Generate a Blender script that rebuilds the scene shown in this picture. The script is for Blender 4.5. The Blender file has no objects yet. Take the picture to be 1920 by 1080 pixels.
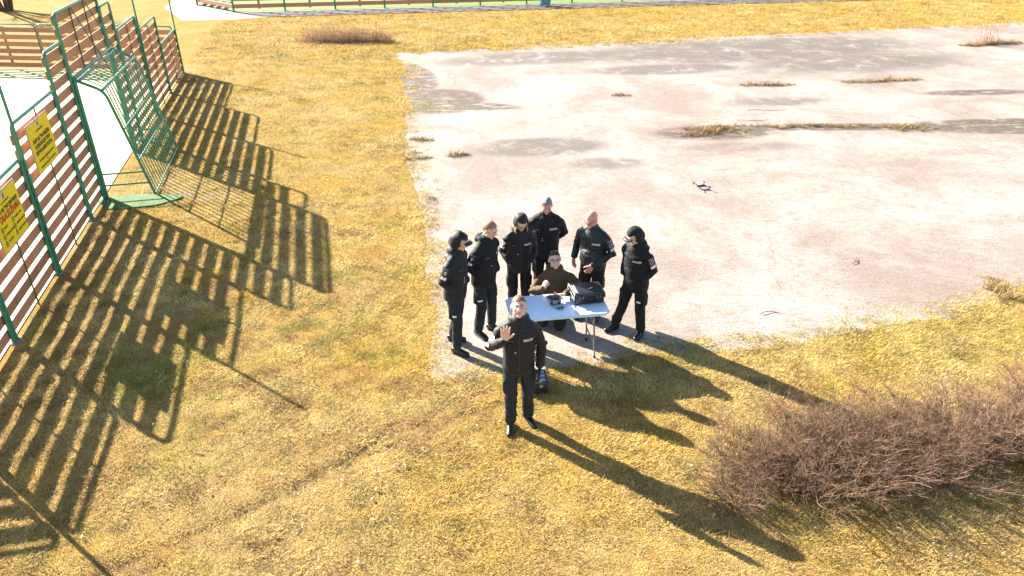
import bpy, bmesh, math, random
import numpy as np
from mathutils import Vector, Matrix, Euler
from mathutils.bvhtree import BVHTree

R = math.radians
random.seed(7)
rng = np.random.default_rng(11)
scene = bpy.context.scene
col = scene.collection

# ------------------------------------------------------------------ camera, sky, sun, exposure
CAM_H, CAM_PITCH = 5.7, 28.8
cd = bpy.data.cameras.new('camera')
cd.sensor_width = 36.0
cd.lens = 1379.0 / 1920.0 * 36.0
cd.clip_start = 0.1
cd.clip_end = 3000
cam = bpy.data.objects.new('camera', cd)
col.objects.link(cam)
cam.location = (0, 0, CAM_H)
cam.rotation_euler = (R(90 - CAM_PITCH), 0, 0)
scene.camera = cam

SUN_EL = 27.6
SUN_DIR = Vector((-0.806, 0.592, 0)).normalized()          # horizontal direction towards the sun
w = bpy.data.worlds.new('World')
scene.world = w
w.use_nodes = True
nt = w.node_tree
sky = nt.nodes.new('ShaderNodeTexSky')
sky.sky_type = 'NISHITA'
sky.sun_disc = False
sky.sun_elevation = R(SUN_EL)
sky.sun_rotation = math.atan2(SUN_DIR.x, SUN_DIR.y)
nt.nodes['Background'].inputs['Strength'].default_value = 0.062
nt.links.new(sky.outputs[0], nt.nodes['Background'].inputs[0])

sd = bpy.data.lights.new('sun', 'SUN')
sd.energy = 5.0
sd.angle = R(0.42)
sd.color = (1.0, 0.89, 0.73)
sun = bpy.data.objects.new('sun', sd)
col.objects.link(sun)
sun_vec = Vector((SUN_DIR.x * math.cos(R(SUN_EL)), SUN_DIR.y * math.cos(R(SUN_EL)), math.sin(R(SUN_EL))))
sun.rotation_euler = sun_vec.to_track_quat('Z', 'Y').to_euler()
sun.location = sun_vec * 40

scene.cycles.max_bounces = 5
scene.cycles.diffuse_bounces = 2
scene.cycles.glossy_bounces = 2
scene.cycles.transmission_bounces = 3
scene.view_settings.view_transform = 'Standard'
scene.view_settings.look = 'None'
scene.view_settings.exposure = 2.35
scene.view_settings.gamma = 1.0
scene.view_settings.use_curve_mapping = False

# ------------------------------------------------------------------ helpers
def tag(o, label=None, cat=None, group=None, kind=None):
    if label: o['label'] = label
    if cat: o['category'] = cat
    if group: o['group'] = group
    if kind: o['kind'] = kind
    return o

def empty(name, loc=(0, 0, 0), rz=0):
    o = bpy.data.objects.new(name, None)
    o.empty_display_size = 0.1
    o.location = loc
    o.rotation_euler = (0, 0, rz)
    col.objects.link(o)
    return o

def obj(name, me, mat=None, parent=None, loc=None, rot=None):
    o = bpy.data.objects.new(name, me)
    col.objects.link(o)
    if mat is not None and not me.materials:
        me.materials.append(mat)
    if parent is not None: o.parent = parent
    if loc is not None: o.location = loc
    if rot is not None: o.rotation_euler = rot
    return o

def smooth(me, on=True):
    me.polygons.foreach_set('use_smooth', [on] * len(me.polygons))
    me.update()
    return me

# numpy value noise
_perm = rng.integers(0, 2**31, size=4096)
def _hash(i, j, k):
    h = (i * 374761393 + j * 668265263 + k * 2147483647) & 0x7fffffff
    h = (h ^ (h >> 13)) * 1274126177 & 0x7fffffff
    return _perm[(h ^ (h >> 16)) & 4095] / 2**31
def vnoise(p):
    p = np.asarray(p, dtype=float)
    f = np.floor(p).astype(np.int64); t = p - f; t = t * t * (3 - 2 * t)
    out = 0
    for a in (0, 1):
        for b in (0, 1):
            for c in (0, 1):
                wgt = (t[:, 0] if a else 1 - t[:, 0]) * (t[:, 1] if b else 1 - t[:, 1]) * (t[:, 2] if c else 1 - t[:, 2])
                out = out + wgt * _hash(f[:, 0] + a, f[:, 1] + b, f[:, 2] + c)
    return out * 2 - 1
def vnoise2(x, y, s=1.0, seed=0):
    return vnoise(np.stack([x * s, y * s, np.full_like(x, seed + .37)], 1))

class Geo:
    """collects closed shells"""
    def __init__(s): s.v = []; s.f = []
    def add(s, vs, fs):
        o = len(s.v); s.v += [tuple(v) for v in vs]; s.f += [tuple(i + o for i in f) for f in fs]
    def sweep(s, pts, rad, n=14, ref=(1, 0, 0), cap=True, capk=1.0):
        pts = [Vector(p) for p in pts]; ref = Vector(ref)
        rr = [(r, r) if not isinstance(r, (tuple, list)) else tuple(r) for r in rad]
        T = []
        for i in range(len(pts)):
            a = pts[max(i - 1, 0)]; b = pts[min(i + 1, len(pts) - 1)]
            T.append((b - a).normalized())
        rings = []
        def frame(t):
            a = ref - t * ref.dot(t)
            if a.length < 1e-3: a = Vector((0, 1, 0)) - t * t.y
            a.normalize(); return a, t.cross(a)
        def ring(c, t, ra, rb):
            a, b = frame(t)
            return [c + a * (ra * math.cos(2 * math.pi * k / n)) + b * (rb * math.sin(2 * math.pi * k / n)) for k in range(n)]
        caps = (0.35, 0.7, 0.92)
        if cap:
            r0 = min(rr[0]) * capk
            for u in reversed(caps):
                q = math.sqrt(1 - u * u); rings.append(ring(pts[0] - T[0] * r0 * u, T[0], rr[0][0] * q, rr[0][1] * q))
        for p, t, r in zip(pts, T, rr): rings.append(ring(p, t, *r))
        if cap:
            r1 = min(rr[-1]) * capk
            for u in caps:
                q = math.sqrt(1 - u * u); rings.append(ring(pts[-1] + T[-1] * r1 * u, T[-1], rr[-1][0] * q, rr[-1][1] * q))
        vs = [v for r in rings for v in r]; fs = []
        for i in range(len(rings) - 1):
            for k in range(n):
                fs.append((i * n + k, i * n + (k + 1) % n, (i + 1) * n + (k + 1) % n, (i + 1) * n + k))
        fs.append(tuple(reversed(range(n)))); m = (len(rings) - 1) * n; fs.append(tuple(range(m, m + n)))
        s.add(vs, fs)
    def ell(s, c, r, M=None, nu=18, nv=12):
        c = Vector(c); vs = []; fs = []
        for j in range(1, nv):
            th = math.pi * j / nv
            for i in range(nu):
                ph = 2 * math.pi * i / nu
                p = Vector((r[0] * math.sin(th) * math.cos(ph), r[1] * math.sin(th) * math.sin(ph), r[2] * math.cos(th)))
                vs.append(c + (M @ p if M else p))
        top = len(vs); vs.append(c + (M @ Vector((0, 0, r[2])) if M else Vector((0, 0, r[2]))))
        vs.append(c + (M @ Vector((0, 0, -r[2])) if M else Vector((0, 0, -r[2]))))
        for j in range(nv - 2):
            for i in range(nu):
                fs.append((j * nu + i, (j + 1) * nu + i, (j + 1) * nu + (i + 1) % nu, j * nu + (i + 1) % nu))
        for i in range(nu):
            fs.append((top, i, (i + 1) % nu))
            fs.append((top + 1, (nv - 2) * nu + (i + 1) % nu, (nv - 2) * nu + i))
        s.add(vs, fs)
    def box(s, c, h, M=None):
        c = Vector(c); vs = []
        for x in (-1, 1):
            for y in (-1, 1):
                for z in (-1, 1):
                    p = Vector((x * h[0], y * h[1], z * h[2])); vs.append(c + (M @ p if M else p))
        s.add(vs, [(0, 1, 3, 2), (4, 6, 7, 5), (0, 4, 5, 1), (2, 3, 7, 6), (0, 2, 6, 4), (1, 5, 7, 3)])
    def mesh(s, name, sm=True):
        me = bpy.data.meshes.new(name); me.from_pydata(s.v, [], s.f); me.update()
        if sm: smooth(me)
        return me
    def bake(s, name, voxel, sm_it=4, fac=0.5):
        me = s.mesh(name)
        o = bpy.data.objects.new('bake_tmp', me); col.objects.link(o)
        m = o.modifiers.new('r', 'REMESH'); m.mode = 'VOXEL'; m.voxel_size = voxel; m.adaptivity = 0
        if sm_it:
            m = o.modifiers.new('s', 'SMOOTH'); m.factor = fac; m.iterations = sm_it
        dg = bpy.context.evaluated_depsgraph_get()
        out = bpy.data.meshes.new_from_object(o.evaluated_get(dg)); out.name = name
        bpy.data.objects.remove(o); bpy.data.meshes.remove(me)
        return smooth(out)

def coords(me):
    a = np.empty(len(me.vertices) * 3); me.vertices.foreach_get('co', a); return a.reshape(-1, 3)
def normals(me):
    a = np.empty(len(me.vertices) * 3); me.vertices.foreach_get('normal', a); return a.reshape(-1, 3)
def setco(me, c):
    me.vertices.foreach_set('co', c.ravel()); me.update()

def bevel_box(name, size, bev=0.01, seg=2, shape=None):
    bm = bmesh.new(); bmesh.ops.create_cube(bm, size=1)
    for v in bm.verts: v.co = Vector((v.co.x * size[0], v.co.y * size[1], v.co.z * size[2]))
    if shape: shape(bm)
    if bev > 0: bmesh.ops.bevel(bm, geom=bm.edges[:], offset=bev, segments=seg, profile=.5, affect='EDGES')
    me = bpy.data.meshes.new(name); bm.to_mesh(me); bm.free()
    return me

def tube_mesh(name, pts, r, n=8):
    g_ = Geo(); g_.sweep(pts, [r] * len(pts), n=n, ref=(0.13, 0.21, 0.97) if True else None)
    return g_.mesh(name)

def arc_pts(p0, corner, p1, rad, k=5):
    """rounded corner points between p0-corner-p1"""
    c = Vector(corner); a = (Vector(p0) - c).normalized(); b = (Vector(p1) - c).normalized()
    A = c + a * rad; B = c + b * rad; out = []
    for i in range(k + 1):
        t = i / k; out.append(A * (1 - t) ** 2 + c * 2 * t * (1 - t) + B * t * t)
    return out

# ------------------------------------------------------------------ materials
def mat(name, color, rough=0.6, metal=0.0, spec=0.5, var=0.0, vscale=8.0, bump=0.0, bscale=60.0, color2=None, sheen=0.0, obvar=0.0):
    m = bpy.data.materials.new(name); m.use_nodes = True
    nt = m.node_tree; b = nt.nodes['Principled BSDF']; L = nt.links
    b.inputs['Base Color'].default_value = (*color, 1)
    b.inputs['Roughness'].default_value = rough
    b.inputs['Metallic'].default_value = metal
    b.inputs['Specular IOR Level'].default_value = spec
    if sheen:
        b.inputs['Sheen Weight'].default_value = sheen
    tc = nt.nodes.new('ShaderNodeTexCoord')
    if var > 0 or color2:
        n = nt.nodes.new('ShaderNodeTexNoise'); n.inputs['Scale'].default_value = vscale; n.inputs['Detail'].default_value = 5
        L.new(tc.outputs['Object'], n.inputs['Vector'])
        mr = nt.nodes.new('ShaderNodeMapRange'); mr.inputs[1].default_value = .3; mr.inputs[2].default_value = .7
        L.new(n.outputs['Fac'], mr.inputs[0])
        mx = nt.nodes.new('ShaderNodeMix'); mx.data_type = 'RGBA'
        c2 = color2 if color2 else tuple(c * (1 - var) for c in color)
        mx.inputs[6].default_value = (*color, 1); mx.inputs[7].default_value = (*c2, 1)
        L.new(mr.outputs[0], mx.inputs[0]); src = mx.outputs[2]
        if obvar:
            oi = nt.nodes.new('ShaderNodeObjectInfo'); hs = nt.nodes.new('ShaderNodeHueSaturation')
            mv = nt.nodes.new('ShaderNodeMapRange'); mv.inputs[3].default_value = 1 - obvar; mv.inputs[4].default_value = 1 + obvar
            L.new(oi.outputs['Random'], mv.inputs[0]); L.new(mv.outputs[0], hs.inputs['Value']); L.new(src, hs.inputs['Color']); src = hs.outputs[0]
        L.new(src, b.inputs['Base Color'])
    if bump > 0:
        n2 = nt.nodes.new('ShaderNodeTexNoise'); n2.inputs['Scale'].default_value = bscale; n2.inputs['Detail'].default_value = 4
        L.new(tc.outputs['Object'], n2.inputs['Vector'])
        bp = nt.nodes.new('ShaderNodeBump'); bp.inputs['Strength'].default_value = bump; bp.inputs['Distance'].default_value = .01
        L.new(n2.outputs['Fac'], bp.inputs['Height']); L.new(bp.outputs[0], b.inputs['Normal'])
    return m

class NT:
    """tiny node-building helper"""
    def __init__(s, m): s.t = m.node_tree; s.L = s.t.links
    def val(s, sock, v):
        if hasattr(v, 'links') or isinstance(v, bpy.types.NodeSocket): s.L.new(v, sock)
        else: sock.default_value = v
    def math(s, op, a, b=0.0, clamp=False):
        n = s.t.nodes.new('ShaderNodeMath'); n.operation = op; n.use_clamp = clamp
        s.val(n.inputs[0], a); s.val(n.inputs[1], b); return n.outputs[0]
    def noise(s, vec, scale, detail=4, rough=.55, dist=0.0):
        n = s.t.nodes.new('ShaderNodeTexNoise'); n.inputs['Scale'].default_value = scale; n.inputs['Detail'].default_value = detail
        n.inputs['Roughness'].default_value = rough; n.inputs['Distortion'].default_value = dist
        s.L.new(vec, n.inputs['Vector']); return n.outputs['Fac']
    def rng(s, v, a, b, c=0.0, d=1.0, smooth=True):
        n = s.t.nodes.new('ShaderNodeMapRange'); n.clamp = True
        if smooth: n.interpolation_type = 'SMOOTHSTEP'
        s.val(n.inputs[0], v); n.inputs[1].default_value = a; n.inputs[2].default_value = b; n.inputs[3].default_value = c; n.inputs[4].default_value = d
        return n.outputs[0]
    def mix(s, f, a, b):
        n = s.t.nodes.new('ShaderNodeMix'); n.data_type = 'RGBA'
        s.val(n.inputs[0], f)
        for k, v in ((6, a), (7, b)):
            if isinstance(v, tuple): n.inputs[k].default_value = (*v, 1)
            else: s.L.new(v, n.inputs[k])
        return n.outputs[2]
    def blob(s, vec, cx, cy, rx, ry, ang=0.0):
        """1 inside an ellipse on the ground, fading to 0"""
        mp = s.t.nodes.new('ShaderNodeMapping'); mp.vector_type = 'TEXTURE'
        mp.inputs['Location'].default_value = (cx, cy, 0); mp.inputs['Rotation'].default_value = (0, 0, ang); mp.inputs['Scale'].default_value = (rx, ry, 1000)
        s.L.new(vec, mp.inputs['Vector'])
        l = s.t.nodes.new('ShaderNodeVectorMath'); l.operation = 'LENGTH'; s.L.new(mp.outputs[0], l.inputs[0])
        return s.rng(l.outputs['Value'], 0.35, 1.25, 1.0, 0.0)

def new_mat(name):
    m = bpy.data.materials.new(name); m.use_nodes = True
    return m, NT(m), m.node_tree.nodes['Principled BSDF']

def grass_color(k, pos):
    """large-scale colour of the dry lawn, a function of place"""
    a = k.noise(pos, 0.55, 2, .6); b = k.noise(pos, 2.3, 2, .6); c = k.noise(pos, 9.0, 1)
    gold, straw, green, brown = (0.34, 0.215, 0.045), (0.36, 0.26, 0.10), (0.19, 0.175, 0.03), (0.23, 0.13, 0.05)
    x = k.mix(k.rng(a, .38, .62), gold, straw)
    x = k.mix(k.math('MULTIPLY', k.rng(b, .52, .70), .75), x, green)
    x = k.mix(k.math('MULTIPLY', k.rng(c, .55, .75), .6), x, brown)
    return x

m_soil, k, b = new_mat('lawn_soil')
geo = k.t.nodes.new('ShaderNodeNewGeometry'); pos = geo.outputs['Position']
x = grass_color(k, pos)
fine = k.noise(pos, 70, 2, .7)
x = k.mix(k.rng(fine, .35, .65, 0.0, 0.75), x, (0.12, 0.08, 0.035))
ra_ = k.t.nodes.new('ShaderNodeAttribute'); ra_.attribute_name = 'bare'
x = k.mix(k.math('MULTIPLY', ra_.outputs['Fac'], k.rng(k.noise(pos, 1.7, 2), .36, .58, 0.05, .85)), x, (0.15, 0.095, 0.055))
k.L.new(x, b.inputs['Base Color']); b.inputs['Roughness'].default_value = .95; b.inputs['Specular IOR Level'].default_value = .05
bp = k.t.nodes.new('ShaderNodeBump'); bp.inputs['Strength'].default_value = .8; bp.inputs['Distance'].default_value = .02
k.L.new(fine, bp.inputs['Height']); k.L.new(bp.outputs[0], b.inputs['Normal'])

m_grass, k, b = new_mat('dry_grass_blades')
ga = k.t.nodes.new('ShaderNodeAttribute'); ga.attribute_type = 'INSTANCER'; ga.attribute_name = 'gcol'
x = ga.outputs['Color']
at = k.t.nodes.new('ShaderNodeAttribute'); at.attribute_name = 'tint'
x = k.mix(k.rng(at.outputs['Fac'], .55, 1.0, 0, .75), x, (0.62, 0.52, 0.30))
x = k.mix(k.rng(at.outputs['Fac'], .28, .0, 0, .8), x, (0.17, 0.15, 0.035))
k.L.new(x, b.inputs['Base Color']); b.inputs['Roughness'].default_value = .6; b.inputs['Specular IOR Level'].default_value = .1
tr = k.t.nodes.new('ShaderNodeBsdfTranslucent'); k.L.new(x, tr.inputs['Color'])
ms = k.t.nodes.new('ShaderNodeMixShader'); ms.inputs[0].default_value = .28
out = k.t.nodes['Material Output']; k.L.new(b.outputs[0], ms.inputs[1]); k.L.new(tr.outputs[0], ms.inputs[2]); k.L.new(ms.outputs[0], out.inputs[0])

m_pave, k, b = new_mat('old_asphalt')
geo = k.t.nodes.new('ShaderNodeNewGeometry'); pos = geo.outputs['Position']
big = k.noise(pos, .34, 7, .74, .4); mid = k.noise(pos, 2.2, 4, .7, .3); gr = k.noise(pos, 34, 3, .85); gr2 = k.noise(pos, 95, 1, .7)
x = k.mix(k.rng(big, .36, .64), (0.225, 0.185, 0.165), (0.37, 0.327, 0.305))
x = k.mix(k.math('MULTIPLY', k.rng(mid, .5, .7), .4), x, (0.155, 0.12, 0.092))
stain = None
for (cx, cy, rx, ry, an, st) in [(.7, 17.6, 2.0, .9, .1, .75), (2.2, 16.4, 1.3, .6, .1, .5), (1.0, 28.2, 5.5, 1.5, .23, .6),
                                (9.5, 29.8, 9, 2.8, .23, .7), (5.5, 26.3, 3.4, 1.0, .15, .75), (12.5, 27.5, 6.5, 2.2, .2, .55), (8.0, 21.9, 2.2, .7, .1, .5), (5.6, 17.6, 2.6, .5, .05, .4), (10.8, 13.0, 3.0, 1.0, .1, .3)]:
    e = k.math('MULTIPLY', k.blob(pos, cx, cy, rx, ry, an), st)
    stain = e if stain is None else k.math('MAXIMUM', stain, e)
brk = k.noise(pos, 1.1, 6, .8, .5)
stain = k.math('MULTIPLY', k.rng(stain, .12, .6), k.rng(brk, .34, .52))
x = k.mix(k.math('MULTIPLY', stain, .9), x, (0.10, 0.09, 0.09))
soil = None
for (cx, cy, rx, ry, an, st) in [(-2.2, 22.0, 1.5, 1.5, .35, 1.0), (-3.3, 25.0, .8, 2.2, .25, 1.0), (-1.2, 21.4, 1.6, .5, -.1, .7), (13.8, 19.4, 3.4, .75, .04, 1.0), (9.0, 19.3, 3.5, .35, .03, .8), (5.3, 18.8, 1.8, .7, .1, .7), (15.5, 17.6, 2.0, .7, .1, .7), (14.5, 23.0, 2.0, .4, .1, .7)]:
    e = k.math('MULTIPLY', k.blob(pos, cx, cy, rx, ry, an), st); soil = e if soil is None else k.math('MAXIMUM', soil, e)
mpx = k.t.nodes.new('ShaderNodeMapping'); mpx.inputs['Scale'].default_value = (.55, 1.5, 1); k.L.new(pos, mpx.inputs['Vector'])
soil = k.math('MULTIPLY', k.rng(soil, .05, .45), k.rng(k.noise(mpx.outputs[0], 3.2, 4, .8), .37, .50))
x = k.mix(k.math('MULTIPLY', soil, .92), x, (0.07, 0.052, 0.04))
x = k.mix(k.rng(gr, .45, .66, 0, .75), x, (0.08, 0.06, 0.044))
x = k.mix(k.rng(k.noise(mpx.outputs[0], 9.0, 4, .8), .5, .62, 0, .42), x, (0.115, 0.088, 0.064))
x = k.mix(k.rng(gr2, .58, .75, 0, .45), x, (0.40, 0.37, 0.33))
vo = k.t.nodes.new('ShaderNodeTexVoronoi'); vo.feature = 'DISTANCE_TO_EDGE'; vo.inputs['Scale'].default_value = .17
wp = k.t.nodes.new('ShaderNodeVectorMath'); wp.operation = 'ADD'
nv = k.t.nodes.new('ShaderNodeTexNoise'); nv.inputs['Scale'].default_value = 3.5; nv.inputs['Detail'].default_value = 3
k.L.new(pos, nv.inputs['Vector']); k.L.new(pos, wp.inputs[0]); sc_ = k.t.nodes.new('ShaderNodeVectorMath'); sc_.operation = 'SCALE'; sc_.inputs['Scale'].default_value = .22; k.L.new(nv.outputs['Color'], sc_.inputs[0]); k.L.new(sc_.outputs[0], wp.inputs[1]); k.L.new(wp.outputs[0], vo.inputs['Vector'])
crack = k.rng(vo.outputs['Distance'], 0.0, .003, 1.0, 0.0)
crack = k.math('MULTIPLY', crack, k.rng(k.noise(pos, .6, 3), .42, .55))
x = k.mix(k.math('MULTIPLY', crack, .45), x, (0.09, 0.075, 0.06))
k.L.new(x, b.inputs['Base Color'])
b.inputs['Roughness'].default_value = .75; b.inputs['Specular IOR Level'].default_value = .3
bp = k.t.nodes.new('ShaderNodeBump'); bp.inputs['Strength'].default_value = .55; bp.inputs['Distance'].default_value = .012
k.L.new(gr, bp.inputs['Height']); k.L.new(bp.outputs[0], b.inputs['Normal'])

m_pitch, k, b = new_mat('sanded_turf')
geo = k.t.nodes.new('ShaderNodeNewGeometry'); pos = geo.outputs['Position']
x = k.mix(k.rng(k.noise(pos, .5, 5), .35, .65), (0.40, 0.39, 0.22), (0.34, 0.37, 0.15))
x = k.mix(k.rng(k.noise(pos, 6, 4), .5, .75, 0, .4), x, (0.44, 0.42, 0.28))
k.L.new(x, b.inputs['Base Color']); b.inputs['Roughness'].default_value = .6
m_fargreen = mat('green_turf', (0.10, 0.22, 0.03), .8, var=.3, vscale=2)
m_path = mat('concrete_path', (0.25, 0.215, 0.195), .75, var=.25, vscale=1.2, bump=.3, bscale=30)
m_mat = mat('green_artificial_grass', (0.05, 0.16, 0.04), .85, var=.45, vscale=7, bump=.8, bscale=120)
m_tube = mat('green_painted_tube', (0.035, 0.19, 0.115), .32, spec=.5, color2=(0.05, 0.25, 0.16), vscale=3)
m_tube_d = mat('dark_green_rod', (0.04, 0.11, 0.06), .45, color2=(0.08, 0.085, 0.055), vscale=9)
m_slat = mat('brown_plastic_slat', (0.50, 0.22, 0.12), .55, color2=(0.42, 0.18, 0.095), vscale=4.5, bump=.15, bscale=15, obvar=.18)
m_yellow = mat('yellow_sign_sheet', (0.93, 0.66, 0.006), .4, var=.06, vscale=3)
m_signback = mat('pale_sign_backing', (0.55, 0.42, 0.38), .6)
m_print = mat('dark_print', (0.06, 0.045, 0.01), .6)
m_redprint = mat('red_print', (0.55, 0.06, 0.01), .6)
m_black = mat('black_softshell', (0.0068, 0.0088, 0.0135), .62, spec=.35, bump=.12, bscale=45, var=.2, sheen=.05)
m_black2 = mat('black_coat', (0.0085, 0.0098, 0.0138), .72, spec=.3, bump=.15, bscale=35, var=.2)
m_teal = mat('dark_teal_jacket', (0.008, 0.017, 0.021), .5, spec=.45, bump=.12, bscale=40, var=.2)
m_trous = mat('dark_navy_trousers', (0.012, 0.023, 0.030), .72, spec=.35, bump=.15, bscale=40, var=.25)
m_btrous = mat('black_trousers', (0.009, 0.011, 0.014), .7, spec=.3, bump=.15, bscale=40, var=.2)
m_boot = mat('black_leather_boot', (0.008, 0.008, 0.009), .32, spec=.5)
m_sole = mat('rubber_sole', (0.02, 0.02, 0.02), .7)
m_sneaker = mat('grey_sneaker', (0.35, 0.36, 0.36), .6)
m_brown = mat('olive_brown_jacket', (0.085, 0.052, 0.022), .8, bump=.2, bscale=40, var=.25, vscale=10)
m_white = mat('white_reflective_strip', (0.80, 0.82, 0.85), .35)
m_blue = mat('blue_emblem', (0.015, 0.05, 0.30), .5)
m_yel = mat('yellow_emblem', (0.75, 0.62, 0.08), .5)
m_pink = mat('pale_emblem', (0.60, 0.42, 0.50), .5)
m_greyb = mat('grey_emblem', (0.12, 0.14, 0.17), .5)
m_zip = mat('black_zip', (0.022, 0.022, 0.024), .4)
m_nvy = mat('navy_cap', (0.012, 0.024, 0.034), .6)
m_lens = mat('spectacle_frame', (0.02, 0.015, 0.015), .3)
m_eye = mat('eye_white', (0.45, 0.40, 0.37), .3)
m_iris = mat('dark_iris', (0.03, 0.025, 0.02), .3)
m_lip = mat('lip', (0.42, 0.16, 0.13), .5)
def skin(name, c):
    m = mat(name, c, .48, spec=.4, var=.12, vscale=25)
    return m
m_skin = skin('skin', (0.68, 0.43, 0.345)); m_skin_r = skin('ruddy_skin', (0.66, 0.30, 0.24)); m_skin_p = skin('pale_skin', (0.70, 0.47, 0.39))
def hairmat(n, c): return mat(n, c, .45, spec=.5, var=.4, vscale=60, bump=.6, bscale=150)
m_hair_b = hairmat('light_brown_hair', (0.21, 0.10, 0.04)); m_hair_d = hairmat('dark_brown_hair', (0.055, 0.038, 0.024))
m_hair_g = hairmat('grey_hair', (0.22, 0.23, 0.25)); m_hair_s = hairmat('sandy_hair', (0.34, 0.18, 0.09)); m_hair_y = hairmat('blond_hair', (0.42, 0.33, 0.20))
m_table = mat('white_table_plastic', (0.62, 0.77, 0.92), .2, spec=.5, var=.03)
m_steel = mat('grey_steel_tube', (0.32, 0.33, 0.34), .35, metal=.7)
m_rubber = mat('black_rubber', (0.012, 0.012, 0.012), .8, spec=.15)
m_case = mat('black_hard_case', (0.016, 0.018, 0.021), .38, spec=.5, bump=.06, bscale=150)
m_grey = mat('grey_plastic', (0.24, 0.27, 0.33), .45)
m_dgrey = mat('dark_grey_plastic', (0.03, 0.034, 0.045), .55, spec=.3)
m_screen = mat('dark_glass_screen', (0.01, 0.012, 0.016), .08)
m_twig = mat('bare_twig_bark', (0.31, 0.20, 0.135), .7, spec=.15, color2=(0.085, 0.056, 0.043), vscale=18)
m_dry = mat('dry_stalk', (0.36, 0.215, 0.115), .7, color2=(0.26, 0.13, 0.075), vscale=3)
m_bark = mat('tree_bark', (0.12, 0.085, 0.06), .85, var=.4, vscale=12, bump=.6, bscale=30)
m_litter = mat('pale_dead_leaf', (0.44, 0.39, 0.31), .8, spec=.1, var=.4, vscale=2)
m_tealbox = mat('teal_paint', (0.10, 0.28, 0.30), .5, var=.2)
m_tuft = mat('tuft_grass', (0.36, 0.25, 0.11), .7, spec=.1, color2=(0.14, 0.11, 0.05), vscale=4)

# ------------------------------------------------------------------ places
F0 = np.array([-7.05, 8.79]); FD = np.array([-.25, 1.0]); FD /= np.hypot(*FD); FN = np.array([FD[1], -FD[0]])   # fence line, outward normal
def FP(s, out=0.0): return F0 + FD * s + FN * out
CORNER = FP(17.55)

PAVE = [(-4.46, 29.04), (-3.9, 26.6), (-3.55, 24.6), (-3.03, 21.35), (-2.66, 18.6), (-2.36, 16.62), (-2.1, 15.0), (-1.79, 13.43), (-1.62, 12.2), (-1.48, 11.12), (-1.3, 10.2), (-1.15, 9.38), (-1.14, 8.6), (-1.16, 8.12), (-1.02, 7.86),
        (-0.86, 7.86), (-0.66, 7.82), (-0.48, 7.92), (-0.17, 8.02), (0.48, 8.08), (0.86, 8.18), (1.17, 8.21), (1.41, 8.35), (1.79, 8.5), (2.52, 8.52), (3.11, 8.54), (3.91, 8.71), (4.61, 8.96), (5.5, 9.23), (6.44, 9.38),
        (7.0, 9.72), (7.7, 9.98), (9.2, 10.4), (14, 11.8), (26, 15), (34, 38.4), (24.0, 36.22), (15.5, 34.1), (7.62, 32.15), (2.0, 30.7)]
def densify(poly, step=.22, amp=.07, seed=3):
    out = []
    for i in range(len(poly)):
        a = np.array(poly[i]); c = np.array(poly[(i + 1) % len(poly)]); L = np.hypot(*(c - a)); n = max(1, int(L / step))
        for j in range(n): out.append(a + (c - a) * j / n)
    P = np.array(out); q = vnoise2(P[:, 0], P[:, 1], 2.1, seed); r = vnoise2(P[:, 0], P[:, 1], 2.1, seed + 9)
    far = np.clip(P[:, 1] / 12, .7, 2.0)
    q = q + .7 * vnoise2(P[:, 0], P[:, 1], 6.3, seed + 2) + 1.6 * vnoise2(P[:, 0], P[:, 1], .7, seed + 6) * (P[:, 1] > 8.6); r = r + .7 * vnoise2(P[:, 0], P[:, 1], 6.3, seed + 4)
    return P + np.stack([q, r], 1) * amp * far[:, None]
PAVE_D = densify(PAVE)
def inside(px, py, poly):
    poly = np.asarray(poly); res = np.zeros(len(px), bool); j = len(poly) - 1
    for i in range(len(poly)):
        xi, yi = poly[i]; xj, yj = poly[j]
        c = ((yi > py) != (yj > py)) & (px < (xj - xi) * (py - yi) / (yj - yi + 1e-12) + xi)
        res ^= c; j = i
    return res
RUTS = [[(-.3, 7.62), (-0.74, 7.42), (-1.03, 7.02), (-1.61, 6.63), (-2.11, 6.1), (-2.58, 5.7), (-3.02, 5.34), (-3.44, 5.07), (-4.4, 4.3)],
        [(-.2, 7.35), (-0.85, 7.0), (-1.93, 6.16), (-2.72, 5.5), (-3.34, 4.9), (-4.2, 4.0)]]
def dist_poly(px, py, line):
    d = np.full(len(px), 1e9)
    for (ax, ay), (bx, by) in zip(line[:-1], line[1:]):
        vx, vy = bx - ax, by - ay; t = np.clip(((px - ax) * vx + (py - ay) * vy) / (vx * vx + vy * vy), 0, 1)
        d = np.minimum(d, np.hypot(px - ax - t * vx, py - ay - t * vy))
    return d
def fence_side(px, py):   # >0 outside of the sports pitch
    return (px - F0[0]) * FN[0] + (py - F0[1]) * FN[1]
def rut_depth(x, y):
    d = np.minimum(dist_poly(x, y, RUTS[0]), dist_poly(x, y, RUTS[1]))
    return np.exp(-(d / .075) ** 2), d
def ground_h(x, y):
    h = .012 * vnoise2(x, y, 1.3, 1) + .010 * vnoise2(x, y, 4.0, 2)
    rd, d = rut_depth(x, y)
    return h * .7 - .038 * rd * (.5 + .5 * vnoise2(x, y, 1.2, 5)) + .005

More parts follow.
